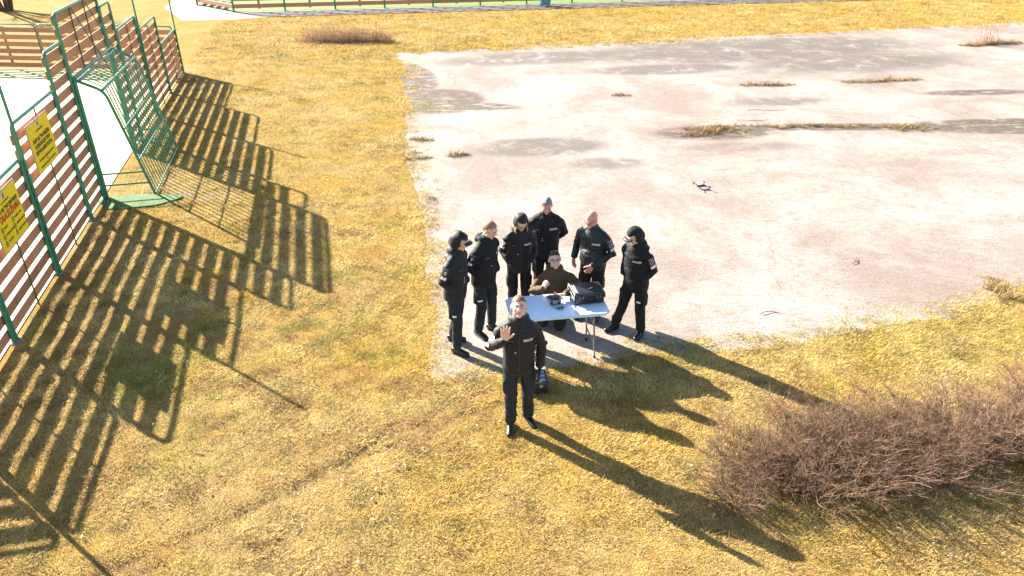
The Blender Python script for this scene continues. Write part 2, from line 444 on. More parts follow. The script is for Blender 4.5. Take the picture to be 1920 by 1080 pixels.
# ------------------------------------------------------------------ ground
xs = np.unique(np.concatenate([np.linspace(-600, -40, 9), np.linspace(-40, -9, 32), np.arange(-9, 9.01, .08), np.linspace(9, 40, 32), np.linspace(40, 600, 9)]).round(4))
ys = np.unique(np.concatenate([np.linspace(-200, 0, 6), np.linspace(0, 3.4, 5), np.arange(3.4, 11, .08), np.linspace(11, 50, 60), np.linspace(50, 900, 12)]).round(4))
GX, GY = np.meshgrid(xs, ys); gx, gy = GX.ravel(), GY.ravel()
gz = np.where((np.abs(gx) < 12) & (gy < 14) & (gy > 2), ground_h(gx, gy), -.006)
inp = inside(gx, gy, PAVE_D + 0)
gz = np.where(inp | (fence_side(gx, gy) < .3), np.minimum(gz, -.005), gz)
nx, ny = len(xs), len(ys)
faces = [(j * nx + i, j * nx + i + 1, (j + 1) * nx + i + 1, (j + 1) * nx + i) for j in range(ny - 1) for i in range(nx - 1)]
me = bpy.data.meshes.new('ground'); me.from_pydata(np.stack([gx, gy, gz], 1).tolist(), [], faces); smooth(me)
ra = me.attributes.new('bare', 'FLOAT', 'POINT'); ra.data.foreach_set('value', np.exp(-(rut_depth(gx, gy)[1] / .13) ** 2).astype(np.float32))
tag(obj('ground', me, m_soil), kind='structure')

def sheet(name, poly, z, m):
    bm = bmesh.new(); vs = [bm.verts.new((p[0], p[1], z)) for p in poly]; f = bm.faces.new(vs)
    if f.normal.z < 0: f.normal_flip()
    bmesh.ops.triangulate(bm, faces=[f]); me = bpy.data.meshes.new(name); bm.to_mesh(me); bm.free()
    if me.polygons[0].normal.z < 0: me.flip_normals()
    return tag(obj(name, me, m), kind='structure')
sheet('pavement', PAVE_D, .003, m_pave)
SANDP = densify([(-7.2, 14.6), (-6.8, 14.2), (-6.2, 13.95), (-5.75, 14.1), (-5.9, 14.4), (-6.5, 14.6)], .12, .06, 77)
FARSIDE_DIR = (np.array([-19.6, 26.6]) - CORNER); FARSIDE_DIR = FARSIDE_DIR / np.hypot(*FARSIDE_DIR)
pit = [FP(-2.0, -.05), FP(17.5, -.05), CORNER + FARSIDE_DIR * 40, FP(-2.0, -40)]
sheet('sports_pitch', pit, .008, m_pitch)
FAR = [(-17.3, 44.2), (-16.82, 41.74), (-14.06, 39.32), (3.25, 42.54), (20.0, 45.6), (45, 50.2)]
sheet('green_pitch', [(-17.3, 44.4), (-16.75, 41.9), (-14.0, 39.5), (3.2, 42.7), (20, 45.75), (45, 50.4), (60, 90), (-30, 90)], .006, m_fargreen)
sheet('footpath', [(-15.6, 36.6), (-13.4, 36.9), (-11.2, 38.1), (3.6, 40.9), (20.4, 43.9), (46, 48.5), (45, 50.3), (20, 45.7), (3.2, 42.6), (-14.05, 39.4), (-16.8, 41.8), (-17.4, 46), (-19.4, 46), (-18.3, 41)], .003, m_path)

# ------------------------------------------------------------------ fences
def v3(p, z): return Vector((float(p[0]), float(p[1]), z))
SLAT_H, SLAT_P = .158, .235
slat_cache = {}
def slat_mesh(L, h=SLAT_H):
    key = (round(L, 2), h)
    if key not in slat_cache:
        slat_cache[key] = bevel_box('slat', (key[0], .028, h), .006, 1)
        slat_cache[key].materials.append(m_slat)
    return slat_cache[key]
def frame_panel(root, a, bpt, h, zslats, nrm, r=.03, mids=(.5,), base=0.0, midr=.013, slat_over=.03, mat_t=None, z_mid0=-.05):
    """inverted-U tube frame with slats behind it; a, bpt: 2D base points; nrm: towards the viewer side"""
    a = np.array(a, float); bpt = np.array(bpt, float); d = bpt - a; L = float(np.hypot(*d)); d = d / L
    A0, A1, B1, B0 = v3(a, base), v3(a, h), v3(bpt, h), v3(bpt, base)
    pts = [A0] + arc_pts(A0, A1, B1, .14) + arc_pts(A1, B1, B0, .14) + [B0]
    g_ = Geo(); g_.sweep(pts, [r] * len(pts), n=10, ref=(float(nrm[0]), float(nrm[1]), 0)); me = g_.mesh('panel_frame')
    fr = obj('panel_frame', me, mat_t or m_tube, root)
    ang = math.atan2(d[1], d[0]); c = (a + bpt) / 2 - nrm * (r + .016)
    for z in zslats:
        o = obj('slat', slat_mesh(L + slat_over), None, fr, v3(c, z + random.uniform(-.004, .004)), (random.uniform(-.012, .012), random.uniform(-.0035, .0035), ang))
    for t in mids:
        p = a + d * L * t + nrm * (r * .2)
        top = h if base == 0 else h
        obj('middle_rod', tube_mesh('middle_rod', [v3(p, (base if base else z_mid0)), v3(p, top)], midr, 6), m_tube_d, fr)
    return fr
def zs(n, z0=.07): return [z0 + SLAT_H / 2 + i * SLAT_P for i in range(n)]

fence = tag(empty('goal_end_fence', v3(FP(7.0), 0)), 'stepped brown slat fence with green tubes and built-in goal beside the lawn', 'fence')
def rel(o):      # keep world placement under a moved root
    o.matrix_parent_inverse = Matrix.Translation(fence.location).inverted()
N = FN
panels = [(-2.0, -.04, 1.45, 6), (.04, 2.11, 2.0, 8), (2.19, 4.41, 2.5, 10), (4.49, 5.52, 3.12, 13),
          (8.78, 9.7, 3.3, 13), (9.78, 11.96, 2.65, 11), (12.04, 14.52, 2.27, 9), (14.6, 17.45, 1.45, 6)]
for (s0, s1, h, n) in panels:
    rel(frame_panel(fence, FP(s0), FP(s1), h, zs(n), N, mids=(.5,) if s1 - s0 > 1.5 else ()))
rel(frame_panel(fence, FP(5.58), FP(8.70), 3.6, [2.56 + i * SLAT_P for i in range(5)][:5], N, mids=(), r=.033))
for t in (5.58 + 1.04, 5.58 + 2.08):
    o = obj('middle_rod', tube_mesh('middle_rod', [v3(FP(t, .0), 2.42), v3(FP(t, .0), 3.6)], .016, 6), m_tube_d, fence); rel(o)
for s, hh in ((2.15, 3.22), (12.0, 3.25), (17.52, 3.55), (-2.07, 3.22)):
    o = obj('net_pole', tube_mesh('net_pole', [v3(FP(s, .045 if s < 17 and s > 0 else 0), -.05), v3(FP(s, .045 if s < 17 and s > 0 else 0), hh)], .024, 8), m_tube, fence); rel(o)
for s in (0.0, 2.15, 4.45, 9.62, 12.0, 14.56):        # concrete feet at the joints
    me = bevel_box('post_foot', (.16, .16, .05), .02, 1)
    o = obj('post_foot', me, m_path, fence, v3(FP(s, 0), .0), (0, 0, random.random())); rel(o)

near = tag(empty('pitch_near_fence', v3(FP(-2.07), 0)), 'low slat fence turning left from the corner pole nearest the camera', 'fence')
for i in range(4):
    a = FP(-2.07, -.10 - 2.4 * i); c = FP(-2.07, -.10 - 2.4 * i - 2.33)
    f = frame_panel(near, a, c, 1.45, zs(6), -FD, mids=(.5,)); f.matrix_parent_inverse = Matrix.Translation(near.location).inverted()

# the far long side of the pitch, seen through the near fence
side = tag(empty('pitch_side_fence', v3(CORNER, 0)), 'low brown slat fence along the far side of the pale pitch', 'fence')
SN = np.array([FARSIDE_DIR[1], -FARSIDE_DIR[0]]); SN = SN if SN[1] < 0 else -SN
for i in range(12):
    a = CORNER + FARSIDE_DIR * (.12 + 2.45 * i); c = CORNER + FARSIDE_DIR * (.12 + 2.45 * i + 2.38)
    f = frame_panel(side, a, c, 1.5, zs(6), -SN, mids=(), r=.026)
    f.matrix_parent_inverse = Matrix.Translation(side.location).inverted()
    p = (a + c) / 2 + SN * .02
    me = bevel_box('batten', (.10, .03, 1.35), .006, 1); me.materials.append(m_slat)
    o = obj('batten', me, None, f, v3(p, .75), (0, 0, math.atan2(FARSIDE_DIR[1], FARSIDE_DIR[0])))
for i in (4, 10):
    p = CORNER + FARSIDE_DIR * (.09 + 2.45 * i)
    o = obj('net_pole', tube_mesh('net_pole', [v3(p, -.05), v3(p, 3.8)], .022, 8), m_tube, side)
    o.matrix_parent_inverse = Matrix.Translation(side.location).inverted()

# the fence round the second pitch far behind
far = tag(empty('far_pitch_fence', (FAR[2][0], FAR[2][1], 0)), 'long brown slat fence with green posts before the green pitch far behind', 'fence')
fm = Matrix.Translation(far.location).inverted()
for (p, q) in zip(FAR[:-1], FAR[1:]):
    p = np.array(p); q = np.array(q); L = np.hypot(*(q - p)); n = max(1, round(L / 2.65))
    dd = (q - p) / L; nn = np.array([dd[1], -dd[0]]); nn = nn if nn[1] < 0 else -nn
    if p[0] > 24: n = min(n, 4)
    for i in range(n):
        a = p + dd * (L / max(1, round(L / 2.65))) * i; c = p + dd * (L / max(1, round(L / 2.65))) * (i + 1)
        ang = math.atan2(dd[1], dd[0])
        pm = bevel_box('fence_post', (.09, .09, 1.35), .015, 1); pm.materials.append(m_tube)
        po = obj('fence_post', pm, None, far, v3(a, .65), (0, 0, ang)); po.matrix_parent_inverse = fm
        Lp = float(np.hypot(*(c - a))) - .1
        for kz in range(4):
            so = obj('slat', slat_mesh(Lp, .20), None, far, v3((a + c) / 2 + nn * .0, .28 + .34 * kz), (random.uniform(-.01, .01), 0, ang)); so.matrix_parent_inverse = fm
        bo = obj('batten', bevel_box('batten', (.12, .03, 1.25), .006, 1), m_slat, far, v3((a + c) / 2 - nn * .04, .75), (0, 0, ang)); bo.matrix_parent_inverse = fm

# ------------------------------------------------------------------ goal cage
goal = tag(empty('goal_cage', v3(FP(7.0), 0)), 'green tubular goal cage with slanted barred back bulging out of the fence', 'goal')
GI = Matrix.Translation(goal.location).inverted()
def gpart(name, pts, r, n=8, m=None):
    g_ = Geo(); g_.sweep(pts, [r] * len(pts), n=n, ref=(.1, .2, .97)); o = obj(name, g_.mesh(name), m or m_tube, goal); o.matrix_parent_inverse = GI; return o
def G(s, out, z): return v3(FP(s, out), z)
sL, sR, TO, TZ, BO = 5.56, 8.72, .52, 2.18, .98
for s in (sL, sR):
    gpart('goal_post', [G(s, .05, 0), G(s, .05, 2.45)], .036, 10)
    p = [G(s, .05, 2.42)] + arc_pts(G(s, .05, 2.42), G(s, TO, TZ), G(s, BO, 0), .16) + [G(s, BO, 0)]
    gpart('side_tube', p, .028, 10)
    for z in (.28, .52): gpart('side_rail', [G(s, .05, z), G(s, TO + (BO - TO) * (1 - z / TZ), z)], .018)
gpart('crossbar', [G(sL, .06, 2.45), G(sR, .06, 2.45)], .036, 10)
gpart('crossbar', [G(sL, .15, 2.41), G(sR, .15, 2.41)], .026, 10)
gpart('roof_edge', [G(sL, TO - .02, TZ + .03), G(sR, TO - .02, TZ + .03)], .03, 10)
for z in (1.42, .78, .04): gpart('cross_rail', [G(sL, TO + (BO - TO) * (1 - z / TZ) + .02, z), G(sR, TO + (BO - TO) * (1 - z / TZ) + .02, z)], .016)
nb = 17
for i in range(1, nb):
    s = sL + (sR - sL) * i / nb
    gpart('roof_bar', [G(s, .16, 2.40), G(s, TO - .02, TZ + .03)], .011, 6)
    gpart('back_bar', [G(s, TO - .01, TZ + .02), G(s, BO, .0)], .0125, 6)
for t in (5.58 + 1.04, 5.58 + 2.08):
    gpart('stay_rod', [G(t, .03, 3.58), G(t, TO, TZ + .02)], .011, 6, m_tube_d)

# green mat lying by the goal
pts = []
for i in range(26):
    a = 2 * math.pi * i / 26; r = 1 + .10 * math.sin(3 * a + 1) + .06 * math.sin(5 * a)
    pts.append((-7.66 + .78 * r * math.cos(a) * .97 - .24 * r * .36 * math.sin(a), 14.02 + .36 * r * math.sin(a) + .22 * math.cos(a) * r * .6))
bm = bmesh.new(); vs = [bm.verts.new((p[0] + 7.66, p[1] - 14.02, .0)) for p in pts]; f = bm.faces.new(vs)
ex = bmesh.ops.extrude_face_region(bm, geom=[f]); [setattr(v.co, 'z', .03) for v in ex['geom'] if isinstance(v, bmesh.types.BMVert)]
bmesh.ops.recalc_face_normals(bm, faces=bm.faces[:]); me = bpy.data.meshes.new('turf_mat'); bm.to_mesh(me); bm.free()
tag(obj('turf_mat', me, m_mat, loc=(-7.66, 14.02, .002)), 'ragged green artificial grass mat lying at the goal corner', 'mat')

# ------------------------------------------------------------------ signs
def text_mesh(s, size, align='CENTER', bold=0.0, width=None):
    cu = bpy.data.curves.new('t', 'FONT'); cu.body = s; cu.size = size; cu.align_x = align; cu.align_y = 'CENTER'; cu.offset = bold; cu.resolution_u = 2
    o = bpy.data.objects.new('t', cu); col.objects.link(o)
    dg = bpy.context.evaluated_depsgraph_get(); dg.update()
    me = bpy.data.meshes.new_from_object(o.evaluated_get(dg)); bpy.data.objects.remove(o); bpy.data.curves.remove(cu)
    if width:
        c = coords(me); wd = c[:, 0].max() - c[:, 0].min(); c[:, 0] *= width / wd; setco(me, c)
    return me
def sign(label, s0, s1, z0, z1, lines, icons=()):
    W, Hh = (s1 - s0), (z1 - z0); c = FP((s0 + s1) / 2, .055)
    root = empty('warning_sign', v3(c, (z0 + z1) / 2), math.atan2(FD[1], FD[0]))
    tag(root, label, 'sign')
    # local: x along the fence, -y outward
    obj('backing', bevel_box('backing', (W + .03, .012, Hh + .03), .004, 1), m_signback, root, (0, .007, 0))
    def cut(bm): pass
    face = obj('sheet', bevel_box('sheet', (W, .006, Hh), .002, 1), m_yellow, root, (0, -.004, 0))
    for (t, x, z, size, mt, al, wd) in lines:
        me = text_mesh(t, size, al, .0025 * size / .05, wd)
        me.materials.clear(); obj('lettering', me, mt, face, (x * W, -.0055, z * Hh), (R(90), 0, 0))
    for (x, z, r, mt) in icons:
        g_ = Geo(); g_.sweep([(0, 0, 0), (0, -.002, 0)], [(r, r * 1.0), (r, r)], n=18, ref=(1, 0, 0), cap=False)
        ic = obj('pictogram', g_.mesh('pictogram', False), mt, face, (x * W, -.004, z * Hh))
        g_ = Geo(); g_.sweep([(0, -.0025, 0), (0, -.0035, 0)], [r * .72, r * .72], n=18, cap=False)
        q = obj('pictogram_ground', g_.mesh('pictogram_ground', False), m_yellow, ic)
        g_ = Geo(); g_.box((0, -.0045, 0), (r * .55, .0006, r * .14), Matrix.Rotation(R(40), 3, 'Y')); g_.box((r * .05, -.0045, 0), (r * .18, .0006, r * .5))
        obj('pictogram_mark', g_.mesh('pictogram_mark', False), m_print, ic)
    g_ = Geo(); g_.box((0, -.0045, .42 * Hh), (.045, .0012, .055)); obj('crest', g_.mesh('crest', False), m_pink, face)
    g_ = Geo(); g_.ell((0, -.006, .42 * Hh), (.022, .001, .036)); obj('crest_figure', g_.mesh('crest_figure'), m_print, face)
    return root
sign('yellow sign with black lettering hung on the taller slat panel', 2.55, 3.62, 1.58, 2.34, [
    ('VIEŠOJI ERDVĖ', 0, .30, .035, m_print, 'CENTER', .36), ('SPORTO AIKŠTYNO PRIEŽIŪRĄ', 0, .14, .085, m_print, 'CENTER', .86), ('IR EKSPLOATACIJĄ VYKDO', 0, .02, .085, m_print, 'CENTER', .78),
    ('LIETUVOS ALGIRDO MOKYKLA', 0, -.10, .085, m_print, 'CENTER', .86), ('PASTEBĖJUS PAŽEIDIMUS KREIPTIS', 0, -.27, .04, m_print, 'CENTER', .78), ('TEL.', 0, -.335, .04, m_print, 'CENTER', None), ('BENDRASIS PAGALBOS TELEFONAS', 0, -.41, .04, m_print, 'CENTER', .78)])
lines = [('VIEŠOJI ERDVĖ', 0, .31, .03, m_print, 'CENTER', .32), ('SPORTO AIKŠTYNO TERITORIJOJE', 0, .20, .075, m_print, 'CENTER', .86), ('DRAUDŽIAMA:', .06, .06, .14, m_redprint, 'CENTER', .80)]
icons = []
for ci, cx in enumerate((-.36, .06)):
    for ri, t in enumerate((('RŪKYTI', 'VARTOTI ALKOHOLĮ', 'ŠIUKŠLINTI'), ('VEDŽIOTI ŠUNIS', 'VAŽINĖTI DVIRAČIAIS', 'GADINTI INVENTORIŲ'))[ci]):
        z = -.10 - .135 * ri; icons.append((cx, z, .042, m_print)); lines.append((t, cx + .07, z, .038, m_print, 'LEFT', None))
sign('yellow sign with red heading and round pictograms nearest the camera', .50, 1.52, 1.13, 1.88, lines, icons)

# ------------------------------------------------------------------ people
def rot_head(pitch, yaw, roll=0.0):
    return (Matrix.Rotation(yaw, 3, 'Z') @ Matrix.Rotation(pitch, 3, 'X') @ Matrix.Rotation(roll, 3, 'Y'))

def add_hand(g_, W, fdir, pn, left, curl=.5, spread=.05, fist=False, k=1.0):
    """W wrist, fdir towards the fingers, pn palm normal"""
    W = Vector(W); f = Vector(fdir).normalized(); p = Vector(pn); p = (p - f * p.dot(f)).normalized()
    s = f.cross(p) * (-1 if left else 1)            # towards the thumb
    g_.sweep([W - f * .03, W + f * .02 * k, W + f * .055 * k, W + f * .09 * k], [(.026 * k, .021), (.031 * k, .018 * k), (.041 * k, .017 * k), (.041 * k, .014 * k)], n=12, ref=s)
    offs = (.033 * k, .011 * k, -.011 * k, -.032 * k); lens = (.074 * k, .083 * k, .076 * k, .060 * k)
    for o, L in zip(offs, lens):
        q = W + f * (.092 * k - abs(o) * .25) + s * o; d = (f + s * (o * spread * 40)).normalized(); pts = [q - d * .012]; c = 0
        pts.append(q)
        for k2, fr in enumerate((.42, .32, .26)):
            c += curl * (1.0 if fist else .75); dd = d * math.cos(c) + p * math.sin(c)
            q = q + dd * L * fr; pts.append(q)
        g_.sweep(pts, [.0098 * k, .0098 * k, .0093 * k, .0087 * k, .0075 * k], n=8)
    b0 = W + f * .028 * k + s * .03 * k; d = (f * .68 + s * .62 + p * (.25 + .5 * (1 if fist else 0))).normalized(); b1 = b0 + d * .045 * k
    d2 = (d + f * .45 + p * (curl * .5) - (s * .9 if fist else s * 0)).normalized(); b2 = b1 + d2 * .036 * k
    g_.sweep([b0 - d * .015, b0, b1, b2], [.0135 * k, .013 * k, .011 * k, .009 * k], n=8)

def head_shell(name, C, M, r, keep, off, noise=0.0, solid=0.0, nu=56, nv=40, seed=0.0, lump=30.0):
    """part of an ellipsoid round the head, in head space; keep(x,y,z) says where"""
    vs = {}; P = []; fs = []
    K = np.zeros((nv + 1, nu), int) - 1
    for j in range(nv + 1):
        th = math.pi * j / nv
        for i in range(nu):
            ph = 2 * math.pi * i / nu
            n = (math.sin(th) * math.cos(ph), math.sin(th) * math.sin(ph), math.cos(th)); x, y, z = r[0] * n[0], r[1] * n[1], r[2] * n[2]
            if keep(x, y, z): K[j, i] = len(P); P.append((x, y, z))
    for j in range(nv):
        for i in range(nu):
            q = [K[j, i], K[j + 1, i], K[j + 1, (i + 1) % nu], K[j, (i + 1) % nu]]
            if min(q) >= 0: fs.append(tuple(int(a) for a in q))
    P = np.array(P)
    if noise: P = P * (1 + noise * vnoise(P * lump + seed)[:, None]) 
    P = P + np.array(off)
    P = np.array([C + M @ Vector(p) for p in P])
    me = bpy.data.meshes.new(name); me.from_pydata(P.tolist(), [], fs); me.update()
    if solid:
        o = bpy.data.objects.new('tmp', me); col.objects.link(o); md = o.modifiers.new('s', 'SOLIDIFY'); md.thickness = solid; md.offset = -1
        sb = o.modifiers.new('b', 'SUBSURF'); sb.levels = 1
        dg = bpy.context.evaluated_depsgraph_get(); out = bpy.data.meshes.new_from_object(o.evaluated_get(dg)); bpy.data.objects.remove(o); bpy.data.meshes.remove(me); me = out; me.name = name
    return smooth(me)

def wrinkle(me, amp, fz=14, fxy=6, seed=0.0, zones=()):
    c = coords(me); n = normals(me)
    a = vnoise(np.stack([c[:, 0] * fxy + seed, c[:, 1] * fxy, c[:, 2] * fz], 1)); b2 = vnoise(np.stack([c[:, 0] * fxy * 2 + c[:, 2] * 9 + seed, c[:, 1] * fxy * 2, c[:, 2] * fz * 1.7], 1))
    d = (1 - np.abs(a) * 2) * .6 + b2 * .5
    amp = np.full(len(c), amp)
    for (p, rad, gain) in zones:
        amp = amp * (1 + gain * np.exp(-(np.linalg.norm(c - np.array(p), axis=1) / rad) ** 2))
    setco(me, c + n * (d * amp)[:, None])

class Skin:
    """puts flat badges and letters onto a garment by casting onto its surface"""
    def __init__(s, me):
        me.calc_loop_triangles()
        s.t = BVHTree.FromPolygons([tuple(v.co) for v in me.vertices], [tuple(p.vertices) for p in me.polygons])
    def frame(s, at, inward, up):
        i = Vector(inward).normalized(); u = Vector(up); u = (u - i * u.dot(i)).normalized(); r = i.cross(u)
        return Vector(at), i, u, r
    def put(s, fr, pts, lift):
        at, i, u, r = fr; out = []
        h = s.t.ray_cast(at - i * .35, i, .7); base = h[0] if h[0] is not None else at
        for (a, b2) in pts:
            p = base + r * a + u * b2; q, n, _, _ = s.t.find_nearest(p)
            if n.dot(i) > 0: n = -i
            out.append(q + (n - i).normalized() * lift)
        return out
    def patch(s, parent, name, fr, w, h, mt, shape='rect', lift=.004, dx=0, dz=0):
        pts = []; fs = []
        if shape == 'rect':
            nx_, nz_ = 5, 4
            for j in range(nz_):
                for i in range(nx_): pts.append((dx + (i / (nx_ - 1) - .5) * w, dz + (j / (nz_ - 1) - .5) * h))
            for j in range(nz_ - 1):
                for i in range(nx_ - 1): fs.append((j * nx_ + i, j * nx_ + i + 1, (j + 1) * nx_ + i + 1, (j + 1) * nx_ + i))
        else:
            n = 20; rings = (.35, .7, 1.0)
            def ol(a):
                x, z = math.cos(a), math.sin(a)
                if shape == 'shield':
                    k2 = max(abs(x), abs(z)); x, z = x / k2, z / k2
                    if z < 0: x *= math.sqrt(max(0, 1 + z * .98)) ** .8
                elif shape == 'diamond':
                    k2 = abs(x) + abs(z); x, z = x / k2, z / k2
                return x * w / 2, z * h / 2
            pts.append((dx, dz))
            for q in rings:
                for i in range(n):
                    x, z = ol(2 * math.pi * i / n); pts.append((dx + x * q, dz + z * q))
            for i in range(n): fs.append((0, 1 + i, 1 + (i + 1) % n))
            for k2 in range(2):
                for i in range(n): fs.append((1 + k2 * n + i, 1 + (k2 + 1) * n + i, 1 + (k2 + 1) * n + (i + 1) % n, 1 + k2 * n + (i + 1) % n))
        me = bpy.data.meshes.new(name); me.from_pydata([tuple(v) for v in s.put(fr, pts, lift)], [], fs); me.update()
        return obj(name, me, mt, parent)
    def text(s, parent, fr, t, size, width, mt, lift=.006, name='lettering'):
        me = text_mesh(t, size, 'CENTER', .0012, width); c = coords(me)
        v = s.put(fr, [(p[0], p[1]) for p in c], lift); setco(me, np.array([tuple(q) for q in v])); me.materials.clear()
        return obj(name, me, mt, parent)

def limb(a, hint, c, n=None):
    return [Vector(a), Vector(hint), Vector(c)]

def person(label, loc, yaw, P, Lk):
    """local space: faces -y, its own left is +x"""
    root = tag(empty('person', loc, yaw), label, 'person')
    sc = P.get('h', 1.8) / 1.8; lean = R(P.get('lean', 4)); hz = P.get('hip_z', .95); hx, hy = P.get('hip', (0, 0))
    u = Vector((R(P.get('side', 0)), -math.sin(lean), math.cos(lean))).normalized(); H = Vector((hx, hy, hz)); bulk = P.get('bulk', 1.0)
    def sp(t, x=0.0, y=0.0): return H + u * t + Vector((x, 0, 0)) + Vector((0, math.cos(lean), math.sin(lean))) * y
    shr = P.get('shrug', 0.0)
    SH = {s: sp(.460 + shr, s * .182 * bulk) for s in (-1, 1)}
    neck = sp(.555); hp, hyw = R(P.get('head_pitch', 0)), R(P.get('head_yaw', 0))
    M = rot_head(hp, hyw, R(P.get('head_roll', 0))); C = neck + u * .080 + M @ Vector((0, -.014, .090))
    EL = {-1: Vector(P['elR']), 1: Vector(P['elL'])}; WR = {-1: Vector(P['wrR']), 1: Vector(P['wrL'])}
    KN = {-1: Vector(P.get('knR', (-.10, -.03, .50))), 1: Vector(P.get('knL', (.10, -.03, .50)))}
    AN = {-1: Vector(P.get('anR', (-.11, .03, .09))), 1: Vector(P.get('anL', (.11, .03, .09)))}
    HJ = {s: H + Vector((s * .095, 0, -.03)) for s in (-1, 1)}
    kids = []
    # --- body: one continuous surface (head, neck, hands and the frame they sit on)
    g_ = Geo()
    g_.ell(C + M @ Vector((0, .014, .022)), (.080, .097, .092), M); g_.ell(C + M @ Vector((0, -.026, -.038)), (.067, .065, .077), M)
    g_.ell(C + M @ Vector((0, -.066, -.098)), (.030, .024, .022), M); g_.ell(C + M @ Vector((0, -.072, .026)), (.050, .020, .014), M)
    for s in (-1, 1):
        g_.ell(C + M @ Vector((s * .082, .012, -.012)), (.011, .021, .033), M); g_.ell(C + M @ Vector((s * .040, -.058, -.025)), (.024, .022, .022), M)
        g_.ell(C + M @ Vector((s * .048, -.02, -.072)), (.020, .036, .026), M)
    g_.sweep([C + M @ Vector((0, -.086, .018)), C + M @ Vector((0, -.108, -.022)), C + M @ Vector((0, -.096, -.034))], [.009, .0145, .012], n=10)
    for s in (-1, 1): g_.ell(C + M @ Vector((s * .013, -.092, -.032)), (.010, .011, .009), M)
    g_.sweep([neck - u * .05, C + M @ Vector((0, .018, -.06))], [.056, .056], n=14)
    g_.sweep([sp(0), sp(.2), sp(.45), neck], [.06, .06, .06, .05], n=10)
    for s in (-1, 1):
        g_.sweep([sp(.44), SH[s], EL[s], WR[s]], [.04, .035, .03, .026], n=10)
        g_.sweep([H, HJ[s], KN[s], AN[s]], [.05, .05, .04, .035], n=10)
        hd = P.get('handL' if s > 0 else 'handR')
        if hd: add_hand(g_, WR[s] + (Vector(hd['off']) if 'off' in hd else Vector((0, 0, 0))), hd['f'], hd['p'], s > 0, hd.get('curl', .4), hd.get('spread', .05), hd.get('fist', False), hd.get('k', 1.06))
        if hd and hd.get('glove'):
            gg = Geo(); add_hand(gg, WR[s], hd['f'], hd['p'], s > 0, hd.get('curl', .4), hd.get('spread', .05), hd.get('fist', False), hd.get('k', 1.06) * 1.12); obj('glove', gg.bake('glove', .006, 2), m_black, root)
    me = g_.bake('body', .0065, 3); kids.append(obj('body', me, Lk.get('skin', m_skin), root)); body = kids[-1]
    # face
    for s in (-1, 1):
        g_ = Geo(); g_.ell(C + M @ Vector((s * .031, -.0835, .004)), (.0115, .005, .0042), M, 10, 6); e = obj('eye', g_.mesh('eye'), m_eye, root)
        g_ = Geo(); g_.ell(C + M @ Vector((s * .031, -.0885, .004)), (.0055, .003, .0042), M, 8, 6); obj('iris', g_.mesh('iris'), m_iris, e)
        g_ = Geo(); g_.sweep([C + M @ Vector((s * .014, -.0905, .0215)), C + M @ Vector((s * .032, -.090, .0265)), C + M @ Vector((s * .050, -.078, .021))], [.0035, .0042, .003], n=6)
        obj('eyebrow', g_.mesh('eyebrow'), Lk.get('brow', m_hair_d), root)
    g_ = Geo(); g_.sweep([C + M @ Vector((-.023, -.082, -.0635)), C + M @ Vector((0, -.0905, -.062)), C + M @ Vector((.023, -.082, -.0635))], [(.003, .003), (.0062, .006), (.003, .003)], n=8)
    obj('mouth', g_.mesh('mouth'), m_lip, root)
    if Lk.get('glasses'):
        g_ = Geo()
        for s in (-1, 1):
            pts = [C + M @ Vector((s * (.033 + .021 * math.cos(t)), -.100, .002 + .014 * math.sin(t))) for t in np.linspace(0, 2 * math.pi, 13)]
            g_.sweep(pts, [.0017] * 13, n=6, ref=M @ Vector((0, 1, 0)), cap=False); g_.sweep([C + M @ Vector((s * .057, -.099, .006)), C + M @ Vector((s * .082, .005, .006))], [.0017] * 2, n=6)
        g_.sweep([C + M @ Vector((-.009, -.101, .006)), C + M @ Vector((.009, -.101, .006))], [.0017] * 2, n=6)
        obj('spectacles', g_.mesh('spectacles'), m_lens, root)
    # hair
    hs = Lk.get('hair')
    if hs:
        hm, top, fr_z = hs['m'], hs.get('top', 1.06), hs.get('front', .056)
        def keep(x, y, z):
            if y < -.055: return z > fr_z - .01 * abs(x) / .05
            if y < .02: return z > (.005 if abs(x) > .05 else .0) + (.02 if y < -.02 else -.012)
            return z > -.062
        me = head_shell('hair', C, M, (.0828, .0995, .0955 * top), keep, (0, .014, .022), hs.get('noise', .035), 0, seed=hs.get('seed', 0.0), lump=hs.get('lump', 45))
        o = obj('hair', me, hm, root); md = o.modifiers.new('thickness', 'SOLIDIFY'); md.thickness = .012; md.offset = -1
        if hs.get('quiff'):
            g_ = Geo()
            for q in range(26):
                x = random.uniform(-.05, .05); y0 = random.uniform(-.075, .03); a = C + M @ Vector((x, y0, .085 + .02 * (1 - (x / .06) ** 2)))
                bb = a + M @ Vector((random.uniform(-.012, .025), random.uniform(-.035, -.005), random.uniform(.012, .03))); g_.sweep([a, (a + bb) / 2 + M @ Vector((0, 0, .006)), bb], [.014, .012, .005], n=6)
            obj('fringe', g_.bake('fringe', .006, 1), hm, root)
        if hs.get('strands'):
            g_ = Geo()
            for s in (-1, 1):
                for q in range(7):
                    a = C + M @ Vector((s * .074, -.045 + .012 * q, .01)); b1 = a + M @ Vector((s * .012, -.015, -.08)); b2 = b1 + Vector((s * .01 + random.uniform(-.01, .01), -.01, -.07)); g_.sweep([a, b1, b2], [.008, .009, .003], n=6)
            obj('hair_strands', g_.mesh('hair_strands'), hm, root)
    # --- jacket
    g_ = Geo(); b_ = bulk; hem = P.get('hem', -.10) - .025
    g_.sweep([sp(hem), sp(hem + .08), sp(.12), sp(.30), sp(.42), sp(.50), sp(.545)],
             [(.186 * b_, .148 * b_), (.192 * b_, .154 * b_), (.190 * b_, .152 * b_), (.198 * b_, .15 * b_), (.192 * b_, .135), (.135, .105), (.082, .085)], n=24, capk=.12)
    if P.get('belly'): g_.ell(sp(.12, 0, -.05), (.17 * b_, .16 * b_, .20))
